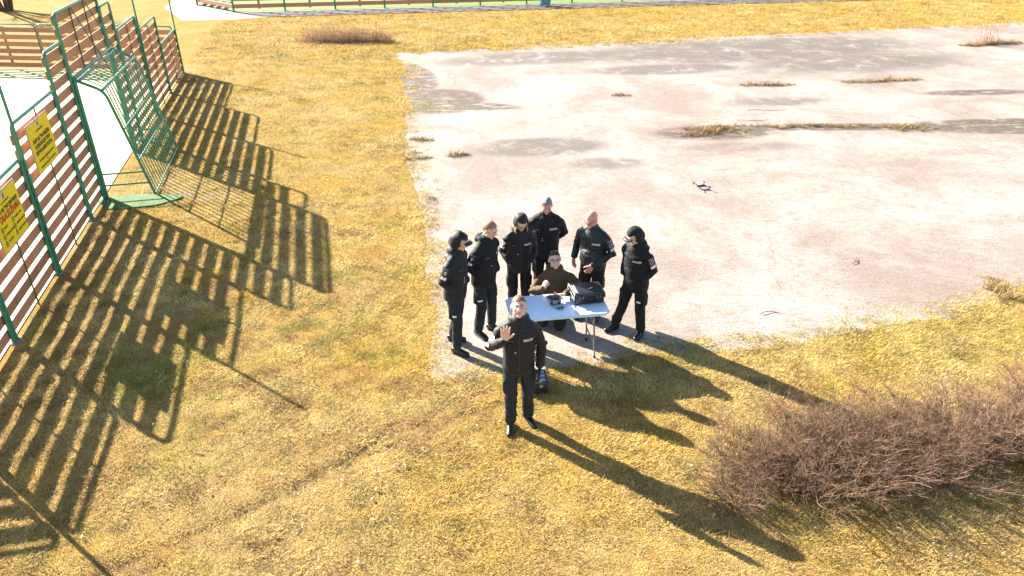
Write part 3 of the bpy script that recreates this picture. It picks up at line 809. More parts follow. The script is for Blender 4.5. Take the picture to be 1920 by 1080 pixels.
    for s in (-1, 1):
        wmid = EL[s] + (WR[s] - EL[s]) * .94; ub = .066 * (.6 + .4 * b_)
        g_.sweep([sp(.44, s * .08), SH[s] + Vector((-s * .012, 0, -.022)), SH[s] * .8 + EL[s] * .2 + Vector((s * .006, 0, 0)), (SH[s] + EL[s]) / 2, EL[s], (EL[s] + wmid) / 2, wmid], [.085, .074, .070, ub, .060, .055, .047], n=14)
    for s in (-1, 1): g_.sweep([sp(.545, s * .03), sp(.50, s * .09), sp(.462, s * .15 * b_)], [.066, .070, .066], n=12)
    g_.sweep([sp(.535, 0, .0), sp(.580, 0, -.005)], [(.085, .088), (.078, .080)], n=16)
    if Lk.get('hood') == 'down':
        g_.ell(sp(.555, 0, .085), (.125, .075, .055)); g_.ell(sp(.565, .075, .035), (.045, .075, .045)); g_.ell(sp(.565, -.075, .035), (.045, .075, .045))
    if Lk.get('hood') == 'up':
        g_.ell(sp(.565, 0, .03), (.122, .112, .095)); g_.ell(sp(.50, 0, .05), (.16, .11, .07))
    me = g_.bake('jacket', .0125, 5)
    zn = [(tuple(EL[s]), .12, 1.2) for s in (-1, 1)] + [(tuple(sp(-.02)), .15, .5)]
    wrinkle(me, .0085, seed=loc[0] * 7, zones=zn); wrinkle(me, .003, 30, 18, seed=loc[0] * 3 + 5)
    jk = obj('jacket', me, Lk['jacket'], root); sk = Skin(me)
    # zip and cuff details
    fw = Vector((0, math.cos(lean), math.sin(lean)))
    fr = sk.frame(sp(.22, 0, -.1), fw, u); sk.patch(root, 'zip', fr, .009, .50, m_zip, lift=.0035)
    # --- hood / cap
    if Lk.get('hood') == 'up':
        def keep(x, y, z): return not (y < -.05 and z < Lk.get('hood_front', .055) and abs(x) < .092) and not (y < -.075 and z < .07)
        obj('hood', head_shell('hood', C, M, (.110, .130, .152), keep, (0, .022, -.012), .07, .014, nu=44, nv=30, seed=loc[0], lump=16), Lk['jacket'], root)
    if Lk.get('cap'):
        cm = Lk['cap']
        cap_o = obj('cap', head_shell('cap', C, M, (.086, .106, .104), lambda x, y, z: z > .012 + (.028 if y < -.04 else 0), (0, .012, .026), .012, .006, nu=40, nv=30, lump=20), cm, root)
        if Lk.get('visor', True):
            vs = []; fs = []; n = 13
            for k2 in range(3):
                for i in range(n):
                    a = R(-68 + 136 * i / (n - 1)); rr = (.088, .118, .148)[k2]; x = math.sin(a) * (.088 + (.0, .004, .004)[k2]); y = -.062 - (rr - .088) * (math.cos(a) ** .6 if math.cos(a) > 0 else 0) - .035 * math.cos(a)
                    vs.append(C + M @ Vector((x, y, .050 - .022 * (x / .088) ** 2 - .10 * (rr - .088) * 2.2 * .35)))
            for k2 in range(2):
                for i in range(n - 1): fs.append((k2 * n + i, k2 * n + i + 1, (k2 + 1) * n + i + 1, (k2 + 1) * n + i))
            me = bpy.data.meshes.new('visor'); me.from_pydata([tuple(v) for v in vs], [], fs); me.update(); smooth(me)
            o = obj('visor', me, Lk.get('visor_mat', cm), cap_o); md = o.modifiers.new('thickness', 'SOLIDIFY'); md.thickness = .006
    # --- trousers
    g_ = Geo(); tm = Lk['trousers']
    g_.sweep([H + Vector((0, 0, .09)), H, H - Vector((0, 0, .07))], [(.165 * b_, .125 * b_), (.175 * b_, .135 * b_), (.165 * b_, .125 * b_)], n=20)
    for s in (-1, 1):
        low = KN[s] + (AN[s] - KN[s]) * (.93)
        d = (low - KN[s]).normalized()
        g_.sweep([HJ[s] + Vector((0, 0, .02)), HJ[s] * .55 + KN[s] * .45, KN[s], KN[s] + (low - KN[s]) * .45, low], [.098 * b_, .089 * b_, .074, .069, .066], n=16, capk=.3)
        q = HJ[s] * .35 + KN[s] * .65; g_.box(q + Vector((s * .078 * b_, .005, 0)), (.018, .055, .085))
        if P.get('kneel'):
            g_.ell(KN[s], (.075, .075, .07))
    me = g_.bake('trousers', .0125, 4)
    zn = [(tuple(KN[s]), .12, .5) for s in (-1, 1)] + [(tuple(AN[s] + Vector((0, 0, .1))), .12, .9) for s in (-1, 1)]
    wrinkle(me, .0060, 11, 9, seed=loc[1] * 5, zones=zn); wrinkle(me, .0030, 26, 24, seed=loc[1])
    tr = obj('trousers', me, tm, root); ts = Skin(me)
    # --- boots
    for s in (-1, 1):
        fd = P.get('footL' if s > 0 else 'footR', None); a = AN[s]; g_ = Geo()
        if P.get('kneel'):
            t = (AN[s] - KN[s]).normalized(); t = Vector((t.x, t.y, 0)).normalized() if t.length else Vector((0, 1, 0))
            g_.sweep([a + Vector((0, -.02, .0)), a + t * .05 + Vector((0, 0, -.0)), a + t * .11 + Vector((0, 0, -.035))], [.046, .045, .036], n=12)
            bo = obj('boot', g_.bake('boot', .008, 3), Lk.get('boot', m_boot), root)
        else:
            ang = R(fd if fd is not None else s * 10); dr = Vector((math.sin(ang), -math.cos(ang), 0)); si = Vector((dr.y, -dr.x, 0))
            z0 = a.z - .09
            ba = Vector((a.x, a.y, z0))
            g_.sweep([ba + Vector((0, 0, .07)), ba + Vector((0, 0, .21))], [.05, .054], n=14)
            g_.sweep([ba - dr * .055 + Vector((0, 0, .052)), ba + dr * .02 + Vector((0, 0, .058)), ba + dr * .10 + Vector((0, 0, .047)), ba + dr * .165 + Vector((0, 0, .040))], [(.039, .042), (.042, .048), (.046, .037), (.040, .028)], n=14, ref=si)
            bo = obj('boot', g_.bake('boot', .008, 3), Lk.get('boot', m_boot), root)
            g_ = Geo(); g_.sweep([ba - dr * .062 + Vector((0, 0, .012)), ba + dr * .05 + Vector((0, 0, .012)), ba + dr * .12 + Vector((0, 0, .012)), ba + dr * .18 + Vector((0, 0, .013))], [(.040, .012), (.041, .012), (.049, .012), (.040, .012)], n=14, ref=si)
            obj('sole', g_.mesh('sole'), Lk.get('sole', m_sole), bo)
    # --- badges
    for s, kind in Lk.get('sleeve', {}).items():
        up = (SH[s] - EL[s]).normalized(); at = SH[s] * .62 + EL[s] * .38; inw = Vector(Lk.get('sleeve_in', {}).get(s, (-s, .25, 0)))
        fr = sk.frame(at, inw, up)
        if kind == 'shield':
            sk.patch(root, 'badge_band', fr, .070, .020, m_greyb, dz=.062); bd = sk.patch(root, 'badge', fr, .068, .088, m_blue, 'shield')
            sk.patch(root, 'badge_cross', fr, .014, .055, m_yel, lift=.007); sk.patch(root, 'badge_cross', fr, .038, .012, m_yel, lift=.0075, dz=.012); sk.patch(root, 'badge_cross', fr, .028, .010, m_yel, lift=.0075, dz=-.010)
        elif kind == 'disc':
            tx = sk.frame(at + up * .068, inw, up); sk.text(root, tx, 'POLICIJA', .022, .075, m_pink)
            sk.patch(root, 'badge', fr, .076, .092, m_pink, 'disc'); sk.patch(root, 'badge_field', fr, .060, .074, m_blue, 'disc', lift=.0065); sk.patch(root, 'badge_figure', fr, .026, .040, m_redprint, 'diamond', lift=.009); sk.patch(root, 'badge_star', fr, .030, .012, m_pink, lift=.0105)
        else:
            sk.patch(root, 'badge', fr, .075, .10, m_white, 'shield')
        at2 = SH[s] * .34 + EL[s] * .66; fr = sk.frame(at2, inw, up); sk.patch(root, 'reflective_strip', fr, .088, .046, m_white)
    if Lk.get('chest', True):
        ft = Vector((-.35, math.cos(lean), math.sin(lean)))
        fr = sk.frame(sp(.37, .105 * b_, -.1), ft, u); sk.text(root, fr, 'POLICIJA', .036, .125, m_white)
        fr = sk.frame(sp(.355, -.10 * b_, -.1), (.3, math.cos(lean), math.sin(lean)), u); sk.patch(root, 'name_strip', fr, .065, .009, m_greyb, lift=.005)
        for q in range(Lk.get('pips', 1)):
            fr = sk.frame(sp(.225 - .035 * q, -.045, -.1), fw, u); sk.patch(root, 'rank_mark', fr, .018, .018, m_white, 'diamond', lift=.006)
    for s in Lk.get('leg_strip', ()):
        at = HJ[s] * .30 + KN[s] * .70; fr = ts.frame(at, Lk.get('leg_in', (-s * .8, .6, 0)), (0, 0, 1)); ts.patch(root, 'reflective_strip', fr, .065, .026, m_white, lift=.006)
    for s in Lk.get('cuff', ()):
        pass
    root.scale = (sc, sc, sc)
    return root

POCKET = dict(elR=(-.240, .06, 1.13), elL=(.240, .06, 1.13), wrR=(-.165, -.10, 1.00), wrL=(.165, -.10, 1.00))


person('person in black police jacket and navy cap with hood, leftmost beside the lawn edge', (-.76, 8.64, .006), R(66),
       dict(POCKET, h=1.79, bulk=.97, lean=5, head_pitch=22, head_yaw=6, knR=(-.11, -.07, .50), anR=(-.15, -.07, .09), knL=(.10, .03, .5), anL=(.13, .14, .09), hem=-.11, footR=-4, footL=12),
       dict(jacket=m_black, trousers=m_trous, hood='up', hood_front=.10, cap=m_nvy, sleeve={-1: 'shield'}, sleeve_in={-1: (1, .15, 0)}, leg_strip=(-1,), leg_in=(.9, .3, 0), pips=3, brow=m_hair_b))
person('person with short sandy hair in black hooded police jacket, looking down, second from the left', (-.39, 9.02, .006), R(52),
       dict(POCKET, h=1.80, lean=6, head_pitch=24, head_yaw=14, knR=(-.10, -.03, .5), anR=(-.12, .02, .09), knL=(.10, -.05, .5), anL=(.12, -.03, .09), bulk=1.03),
       dict(jacket=m_black2, trousers=m_trous, hood='down', hair=dict(m=m_hair_s, noise=.02), sleeve={-1: 'shield'}, sleeve_in={-1: (1, .3, 0)}, leg_strip=(-1,), leg_in=(.8, .6, 0), brow=m_hair_s, skin=m_skin))
person('person in black hooded police jacket with loose fair hair, head bowed behind the table', (.10, 9.5, .006), R(10),
       dict(POCKET, h=1.72, bulk=.95, lean=6, head_pitch=34, head_yaw=8),
       dict(jacket=m_black, trousers=m_btrous, hood='up', hood_front=.085, glasses=True, hair=dict(m=m_hair_y, strands=True, noise=.03), sleeve={-1: 'white'}, sleeve_in={-1: (.75, .65, 0)}, brow=m_hair_y, skin=m_skin))
person('grey-haired person in black police jacket, hands behind the back, farthest in the group', (.50, 9.92, .006), R(-4),
       dict(h=1.78, lean=3, head_pitch=26, head_yaw=4, elR=(-.275, .09, 1.17), wrR=(-.10, .20, .99), elL=(.275, .09, 1.17), wrL=(.10, .20, .99), bulk=1.04, hem=-.08),
       dict(jacket=m_black2, trousers=m_btrous, hair=dict(m=m_hair_g, top=1.16, noise=.05, lump=60), pips=2, brow=m_hair_g, skin=m_skin_r))
person('bald ruddy person with glasses in dark teal police jacket, hands hanging in front', (1.17, 9.46, .006), R(-36),
       dict(h=1.77, lean=5, head_pitch=28, head_yaw=-10, elR=(-.30, .05, 1.17), wrR=(-.27, -.10, .99), elL=(.29, .03, 1.14), wrL=(.10, -.21, 1.00), bulk=1.04, belly=True, hem=-.04,
            handR=dict(f=(.1, -.25, -1), p=(1, 0, 0), curl=.45), handL=dict(f=(-.35, -.25, -.9), p=(-.6, .8, 0), curl=.4), knR=(-.10, -.05, .5), anR=(-.12, -.04, .09)),
       dict(jacket=m_teal, trousers=m_btrous, sleeve={1: 'disc'}, sleeve_in={1: (-1, .42, 0)}, glasses=True, skin=m_skin_r, brow=m_hair_g, boot=m_boot))
person('person in black police jacket with raised hood and cap visor, rightmost beside the table', (1.72, 8.98, .006), R(-48),
       dict(POCKET, h=1.75, lean=9, head_pitch=30, head_yaw=-14, knR=(-.14, -.06, .50), anR=(-.26, -.08, .09), knL=(.11, .0, .5), anL=(.12, .06, .09), side=2.5, hem=-.14, footR=-10, footL=14, bulk=.99),
       dict(jacket=m_black2, trousers=m_btrous, hood='up', hood_front=.08, cap=m_nvy, visor_mat=m_dgrey, sleeve={1: 'disc'}, sleeve_in={1: (-1, .4, 0)}, leg_strip=(1,), leg_in=(-.3, .9, 0), brow=m_hair_d))
person('kneeling person in olive brown jacket and glasses holding a controller over the table', (.60, 9.16, .006), R(4),
       dict(h=1.80, hip_z=.40, lean=5, bulk=.97, head_pitch=-12, head_yaw=0, head_roll=-5, kneel=True, hip=(0, .03),
            knR=(-.16, .02, .085), anR=(-.14, .46, .07), knL=(.08, -.10, .085), anL=(.10, .36, .07),
            elR=(-.31, -.08, .66), wrR=(-.175, -.22, .79), elL=(.34, -.20, .775), wrL=(.085, -.50, .835), hem=-.06,
            handR=dict(f=(.25, -.3, .9), p=(.55, .35, 0), curl=1.15, fist=True), handL=dict(f=(-.95, -.2, -.02), p=(.1, .35, 1), curl=.55)),
       dict(jacket=m_brown, trousers=m_btrous, hood='down', hair=dict(m=m_hair_d, top=1.10, noise=.07, lump=55, quiff=True), glasses=True, chest=False, skin=m_skin_p, brow=m_hair_d))
person('person with short brown hair in black police jacket waving an open palm at the camera', (.075, 6.92, -.01), R(3),
       dict(h=1.80, lean=1, head_pitch=-20, head_yaw=-2, elR=(-.33, -.06, 1.20), wrR=(-.165, -.25, 1.40), elL=(.265, .03, 1.16), wrL=(.24, -.03, .90),
            handR=dict(f=(.04, -.12, 1), p=(0.02, -1, .1), curl=.05, spread=.06, k=1.2), handL=dict(f=(-.05, -.1, -1), p=(-1, 0, 0), curl=.35, glove=True, k=1.0),
            knR=(-.09, -.04, .50), anR=(-.095, -.02, .09), knL=(.11, .02, .5), anL=(.125, .11, .09), footR=-6, footL=24, hem=-.075, bulk=.92),
       dict(jacket=m_black, trousers=m_trous, hood='down', hair=dict(m=m_hair_b, noise=.03, front=.050, top=1.06), sleeve={-1: 'white'}, sleeve_in={-1: (.85, .5, .1)}, brow=m_hair_b, skin=m_skin))

# ------------------------------------------------------------------ table and things on it
TA = R(9.0); TC = Vector((.60, 8.52, 0))
table = tag(empty('folding_table', TC + Vector((0, 0, .006)), TA), 'white plastic folding table with grey steel legs in the middle of the group', 'table')
bm = bmesh.new(); bmesh.ops.create_cube(bm, size=1)
for v in bm.verts: v.co = Vector((v.co.x * 1.32, v.co.y * .62, v.co.z * .045))
bmesh.ops.bevel(bm, geom=[e for e in bm.edges if abs((e.verts[0].co - e.verts[1].co).z) > .01], offset=.05, segments=5, affect='EDGES')
bmesh.ops.bevel(bm, geom=[e for e in bm.edges if abs(e.verts[0].co.z - e.verts[1].co.z) < 1e-5], offset=.008, segments=2, affect='EDGES')
me = bpy.data.meshes.new('table_top'); bm.to_mesh(me); bm.free()
top = obj('table_top', me, m_table, table, (0, 0, .73))
TOPZ = .006 + .73 + .0225
obj('apron', bevel_box('apron', (1.10, .03, .035), .004, 1), m_steel, table, (0, .22, .692)); obj('apron', bevel_box('apron', (1.10, .03, .035), .004, 1), m_steel, table, (0, -.22, .692))
for s in (-1, 1):
    for t in (-1, 1):
        lg = obj('leg', tube_mesh('leg', [(s * .46, t * .21, .70), (s * .50, t * .225, .012)], .0125, 10), m_steel, table)
        obj('foot_cap', tube_mesh('foot_cap', [(s * .499, t * .225, .03), (s * .50, t * .225, .008)], .016, 8), m_rubber, lg)
    obj('cross_bar', tube_mesh('cross_bar', [(s * .488, -.22, .22), (s * .488, .22, .22)], .010, 8), m_steel, table)
    obj('cross_bar', tube_mesh('cross_bar', [(s * .47, -.21, .52), (s * .47, .21, .52)], .010, 8), m_steel, table)
    obj('brace', tube_mesh('brace', [(s * .475, 0, .52), (s * .12, 0, .69)], .008, 8), m_steel, table)

def on_table(dx, dy, z=0.0):
    p = Matrix.Rotation(TA, 3, 'Z') @ Vector((dx, dy, 0)); return Vector((TC.x + p.x, TC.y + p.y, TOPZ + z))
case = tag(empty('hard_case', on_table(.43, .10, .001), TA + R(2)), 'closed black hard case with latches standing on the white table', 'case')
CW, CD = .43, .33
obj('case_base', bevel_box('case_base', (CW - .02, CD - .02, .105), .018, 3), m_case, case, (0, 0, .0525))
lid = obj('lid', bevel_box('lid', (CW, CD, .062), .018, 3), m_case, case, (0, 0, .138))
obj('rim', bevel_box('rim', (CW + .012, CD + .012, .014), .004, 1), m_case, case, (0, 0, .106))
for x in (-.12, .12):
    la = obj('latch', bevel_box('latch', (.045, .016, .058), .004, 1), m_case, case, (x, -CD / 2 - .010, .112))
    obj('latch_pin', bevel_box('latch_pin', (.006, .006, .05), .001, 1), m_steel, la, (-.027, 0, .01)); obj('latch_pin', bevel_box('latch_pin', (.006, .006, .05), .001, 1), m_steel, la, (.027, 0, .01))
hp = [(-.075, -CD / 2 - .005, .075), (-.07, -CD / 2 - .035, .07), (.07, -CD / 2 - .035, .07), (.075, -CD / 2 - .005, .075)]
obj('handle', tube_mesh('handle', hp, .009, 8), m_rubber, case)
obj('lid_panel', bevel_box('lid_panel', (CW - .09, CD - .08, .004), .0015, 1), m_case, lid, (.015, 0, .0325))
for x in (-.185, -.166): obj('label_strip', bevel_box('label_strip', (.011, .20, .003), .0008, 1), m_white, lid, (x, -.01, .0322))
bm = bmesh.new()
for tri in ([(-.05, .0), (.0, .012), (.05, .028), (.012, -.004)], [(-.012, -.014), (.012, -.004), (.0, .012)]): bm.faces.new([bm.verts.new((p[0], p[1], 0)) for p in tri])
me = bpy.data.meshes.new('lid_mark'); bm.to_mesh(me); bm.free(); obj('lid_mark', me, m_white, lid, (.03, -.03, .0352))

ctl = tag(empty('remote_controller', on_table(-.025, .015, .055), TA + R(-4)), 'grey drone remote controller with small legs held over the table', 'controller')
cb = obj('controller_body', bevel_box('controller_body', (.17, .09, .035), .014, 3), m_grey, ctl)
obj('screen', bevel_box('screen', (.10, .055, .004), .001, 1), m_screen, cb, (0, .008, .0185))
for x in (-.058, .058):
    obj('thumb_stick', tube_mesh('thumb_stick', [(x, -.02, .015), (x, -.02, .034)], .007, 8), m_dgrey, cb); obj('antenna', bevel_box('antenna', (.02, .012, .065), .004, 1), m_dgrey, ctl, (x, .05, .035), (R(-25), 0, 0))
for x in (-.05, .05): obj('grip', bevel_box('grip', (.04, .05, .05), .012, 2), m_dgrey, ctl, (x, -.028, -.012))
tab = tag(empty('tablet', on_table(.005, .20, .002), TA + R(3)), 'thin dark tablet lying flat near the kneeling person', 'tablet')
obj('tablet_body', bevel_box('tablet_body', (.21, .13, .009), .003, 2), m_grey, tab, (0, 0, .0046)); obj('screen', bevel_box('screen', (.185, .112, .002), .0005, 1), m_screen, tab, (0, 0, .0098))
fd = tag(empty('folded_drone', on_table(.015, -.075, .001), TA + R(15)), 'small folded grey drone lying in front of the controller', 'drone')
obj('drone_body', bevel_box('drone_body', (.12, .06, .035), .012, 2), m_grey, fd, (0, 0, .02))
for s in (-1, 1):
    for t in (-1, 1):
        ar = obj('arm', tube_mesh('arm', [(s * .04, t * .03, .02), (s * .015, t * .055, .014)], .007, 6), m_dgrey, fd); obj('rotor_blade', bevel_box('rotor_blade', (.09, .011, .002), .0006, 1), m_dgrey, ar, (s * .02, t * .058, .026), (0, 0, R(8 * s)))

# black tool box on the grass
tb = tag(empty('tool_box', (.30, 7.69, .0), R(4)), 'black tool box with pale square panels on its lid, standing behind the waving person', 'tool box')
obj('box_base', bevel_box('box_base', (.28, .30, .14), .015, 2), m_case, tb, (0, 0, .07)); tl = obj('lid', bevel_box('lid', (.292, .312, .05), .016, 2), m_case, tb, (0, 0, .164))
for y in (-.085, 0, .085): obj('lid_square', bevel_box('lid_square', (.065, .062, .006), .003, 1), m_grey, tl, (.085, y, .026))
obj('handle', tube_mesh('handle', [(-.03, -.10, .02), (-.03, -.09, .055), (-.03, .09, .055), (-.03, .10, .02)], .011, 8), m_rubber, tl)
obj('latch', bevel_box('latch', (.04, .012, .05), .004, 1), m_steel, tb, (.06, -.157, .14)); obj('label_strip', bevel_box('label_strip', (.075, .004, .03), .001, 1), m_white, tb, (-.06, -.159, .155))
obj('clasp', bevel_box('clasp', (.012, .10, .02), .003, 1), m_white, tl, (-.09, -.07, .03))

# quadcopter on the asphalt
dr = tag(empty('quadcopter', (4.03, 14.76, .006), R(12)), 'dark grey quadcopter drone standing alone on the pale asphalt', 'drone'); dr.scale = (.6, .6, .6)
g_ = Geo(); g_.sweep([(-.15, 0, .10), (-.10, 0, .105), (.02, 0, .11), (.11, 0, .10), (.165, 0, .085)], [(.035, .032), (.06, .045), (.065, .048), (.05, .038), (.028, .022)], n=16, ref=(0, 1, 0))
bd = obj('drone_body', g_.mesh('drone_body'), m_dgrey, dr)
obj('battery', bevel_box('battery', (.14, .08, .03), .01, 2), m_grey, bd, (-.03, 0, .15))
g_ = Geo(); g_.ell((.17, 0, .06), (.03, .035, .028)); gm = obj('camera_gimbal', g_.mesh('camera_gimbal'), m_dgrey, dr); g_ = Geo(); g_.ell((.195, 0, .058), (.012, .014, .014)); obj('lens', g_.mesh('lens'), m_screen, gm)
for s in (-1, 1):
    for t in (-1, 1):
        end = Vector((s * .20 + .01, t * .24, .125)); ar = obj('arm', tube_mesh('arm', [(s * .09, t * .04, .105), end], .013, 8), m_dgrey, dr)
        obj('motor', tube_mesh('motor', [end - Vector((0, 0, .01)), end + Vector((0, 0, .03))], .018, 10), m_dgrey, ar)
        obj('landing_leg', tube_mesh('landing_leg', [end, end + Vector((s * .015, t * .01, -.118))], .009, 6), m_grey, ar)
        for q in (0, 1):
            a = R(20 + 35 * s + 50 * t) + q * math.pi; obj('rotor_blade', bevel_box('rotor_blade', (.13, .018, .003), .0008, 1), m_rubber, ar, end + Vector((math.cos(a) * .068, math.sin(a) * .068, .034)), (R(6), 0, a))

# ------------------------------------------------------------------ plants
def strip_blades(n, spread, L0, L1, wd, lean0, lean1, seed, segs=3, flat=0.0):
    """a tuft of curved grass blades as one mesh, with a per-blade tint"""
    r = np.random.default_rng(seed); vs = []; fs = []; tint = []
    for i in range(n):
        a = r.uniform(0, 2 * math.pi); q = spread * math.sqrt(r.uniform()); b0 = Vector((q * math.cos(r.uniform(0, 6.28)), q * math.sin(r.uniform(0, 6.28)), -.004))
        L = r.uniform(L0, L1); le = R(r.uniform(lean0, lean1)); d = Vector((math.cos(a), math.sin(a), 0)); sd_ = Vector((-d.y, d.x, 0)); o = len(vs); p = b0.copy(); tn = r.uniform()
        for k2 in range(segs + 1):
            ww = wd * (1 - (k2 / segs) ** 1.6) + .0004; vs += [tuple(p - sd_ * ww / 2), tuple(p + sd_ * ww / 2)]; tint += [tn, tn]
            th = le + (k2 / segs) * R(28); p = p + (d * math.sin(th) + Vector((0, 0, 1)) * math.cos(th)) * (L / segs)
        for k2 in range(segs): fs.append((o + 2 * k2, o + 2 * k2 + 1, o + 2 * k2 + 3, o + 2 * k2 + 2))
    me = bpy.data.meshes.new('grass_tuft'); me.from_pydata(vs, [], fs); me.update()
    at = me.attributes.new('tint', 'FLOAT', 'POINT'); at.data.foreach_set('value', tint)
    return me

# lawn: clumps scattered over the ground, one mass
def scatter(n, x0, x1, y0, y1):
    x = rng.uniform(x0, x1, n); y = rng.uniform(y0, y1, n)
    half = .74 * (y + 3.2) + 1.2
    ok = (np.abs(x) < half) & (fence_side(x, y) > .10) 
    ins = inside(x, y, PAVE_D); dpe = dist_poly(x, y, [tuple(q) for q in PAVE_D] + [tuple(PAVE_D[0])]); lim = .17 + .012 * y
    ok &= ~ins | (rng.uniform(size=n) < .85 * np.exp(-(dpe / lim) ** 2) * (.4 + .6 * (vnoise2(x, y, 2.0, 41) > -.1)))
    return x[ok], y[ok]
X, Y, S_ = [], [], []
for (n, x0, x1, y0, y1, sz) in [(46000, -9, 9, 3.4, 11, 1.0), (26000, -13, 12, 11, 20, 1.35), (20000, -20, 24, 20, 32, 1.9), (22000, -30, 40, 28, 44, 2.6)]:
    x, y = scatter(n, x0, x1, y0, y1); X.append(x); Y.append(y); S_.append(np.full(len(x), sz))
X = np.concatenate(X); Y = np.concatenate(Y); S_ = np.concatenate(S_)
rd, dd = rut_depth(X, Y); patch = vnoise2(X, Y, .8, 21); fine_p = vnoise2(X, Y, 5.0, 23) * (Y < 14)
keepm = (rng.uniform(size=len(X)) > rd * np.clip(.5 + .5 * vnoise2(X, Y, 1.2, 5), 0, .8)) & (rng.uniform(size=len(X)) > np.clip(fine_p - .15, 0, 1) * 1.3 + np.clip(patch - .4, 0, 1) * 1.2)
FARP = [(-15.6, 36.6), (-13.4, 36.9), (-11.2, 38.1), (3.6, 40.9), (20.4, 43.9), (46, 48.5), (60, 90), (-30, 90), (-19.4, 46), (-18.3, 41)]
keepm &= ~inside(X, Y, FARP)
X, Y, S_ = X[keepm], Y[keepm], S_[keepm]
Z = np.where(inside(X, Y, PAVE_D), .004, np.where((np.abs(X) < 12) & (Y < 14), ground_h(X, Y), -.012))
me = bpy.data.meshes.new('dry_lawn_grass'); me.from_pydata(np.stack([X, Y, Z], 1).tolist(), [], [])
yaw = rng.uniform(0, 6.283, len(X)); ssz = S_ * rng.uniform(.7, 1.25, len(X)) * (1 + .35 * vnoise2(X, Y, 1.7, 31)); kind_i = rng.integers(0, 5, len(X))
def sstep(v, a, b_): t = np.clip((v - a) / (b_ - a), 0, 1); return (t * t * (3 - 2 * t))[:, None]
def fbm(s_, sd_, o=3): return sum(vnoise2(X, Y, s_ * 2 ** q, sd_ + q) * .55 ** q for q in range(o))
gold, straw, green, brown = (np.array(c_) for c_ in ((0.56, 0.375, 0.06), (0.62, 0.475, 0.18), (0.33, 0.30, 0.04), (0.36, 0.195, 0.07)))
gc = gold + (straw - gold) * sstep(fbm(.6, 51), -.35, .35)
gc = gc + (green - gc) * sstep(fbm(1.3, 61), .08, .6) * .85
gc = gc + (brown - gc) * sstep(fbm(2.6, 71), .05, .6) * .8
green_band = np.clip(1 - np.abs(Y - 9.0) / 1.6, 0, 1) * (X > 1.5)
gc = gc + (np.array((.30, .26, .035)) - gc) * (green_band * .55)[:, None]  # blends the grass to a darker green in a band on the right
near_f = np.clip((8.5 - Y) / 4, 0, 1)
gc = gc + (np.array((.36, .215, .08)) - gc) * (near_f * .55)[:, None]
clump = fbm(9.0, 91, 2)
gc = gc * np.clip(1 + .20 * rng.normal(size=len(X)).clip(-1.6, 1.6) + .65 * clump, .28, 1.65)[:, None]  # random tuft tone; the clump term paints in small shadows between blades
sandm = inside(X, Y, SANDP); gc[sandm] = np.array((.66, .62, .58)) * (.8 + .3 * rng.uniform(size=sandm.sum()))[:, None]
ca = me.attributes.new('gcol', 'FLOAT_COLOR', 'POINT'); ca.data.foreach_set('color', np.concatenate([gc.clip(.02, .8), np.ones((len(X), 1))], 1).astype(np.float32).ravel())
for nm, ty, arr in (('yaw', 'FLOAT', yaw), ('ssz', 'FLOAT', ssz), ('pick', 'INT', kind_i)):
    at = me.attributes.new(nm, ty, 'POINT'); at.data.foreach_set('value', arr.astype(np.int32) if ty == 'INT' else arr.astype(np.float32))
lawn = tag(obj('dry_lawn_grass', me), 'matted dry golden grass covering the whole lawn', 'grass', kind='stuff')
proto = bpy.data.collections.new('grass_prototypes')
for i in range(5):
    tm_ = strip_blades(34, .09, .022, .064, .0052, 30, 86, 100 + i); tm_.materials.append(m_grass)
    proto.objects.link(bpy.data.objects.new('tuft_shape', tm_))
ng = bpy.data.node_groups.new('lawn', 'GeometryNodeTree')
ng.interface.new_socket('Geometry', in_out='INPUT', socket_type='NodeSocketGeometry'); ng.interface.new_socket('Geometry', in_out='OUTPUT', socket_type='NodeSocketGeometry')
gi = ng.nodes.new('NodeGroupInput'); go = ng.nodes.new('NodeGroupOutput'); ip = ng.nodes.new('GeometryNodeInstanceOnPoints'); ci = ng.nodes.new('GeometryNodeCollectionInfo')
ci.inputs['Collection'].default_value = proto; ci.inputs['Separate Children'].default_value = True; ci.inputs['Reset Children'].default_value = True
def attr(nm, ty):
    n = ng.nodes.new('GeometryNodeInputNamedAttribute'); n.data_type = ty; n.inputs['Name'].default_value = nm; return n.outputs[0]
cx = ng.nodes.new('ShaderNodeCombineXYZ'); ng.links.new(attr('yaw', 'FLOAT'), cx.inputs[2])
er = ng.nodes.new('FunctionNodeEulerToRotation'); ng.links.new(cx.outputs[0], er.inputs[0])
ng.links.new(gi.outputs[0], ip.inputs['Points']); ng.links.new(ci.outputs[0], ip.inputs['Instance']); ip.inputs['Pick Instance'].default_value = True
ng.links.new(attr('pick', 'INT'), ip.inputs['Instance Index']); ng.links.new(er.outputs[0], ip.inputs['Rotation']); ng.links.new(attr('ssz', 'FLOAT'), ip.inputs['Scale'])
ng.links.new(ip.outputs[0], go.inputs[0])
md = lawn.modifiers.new('lawn', 'NODES'); md.node_group = ng

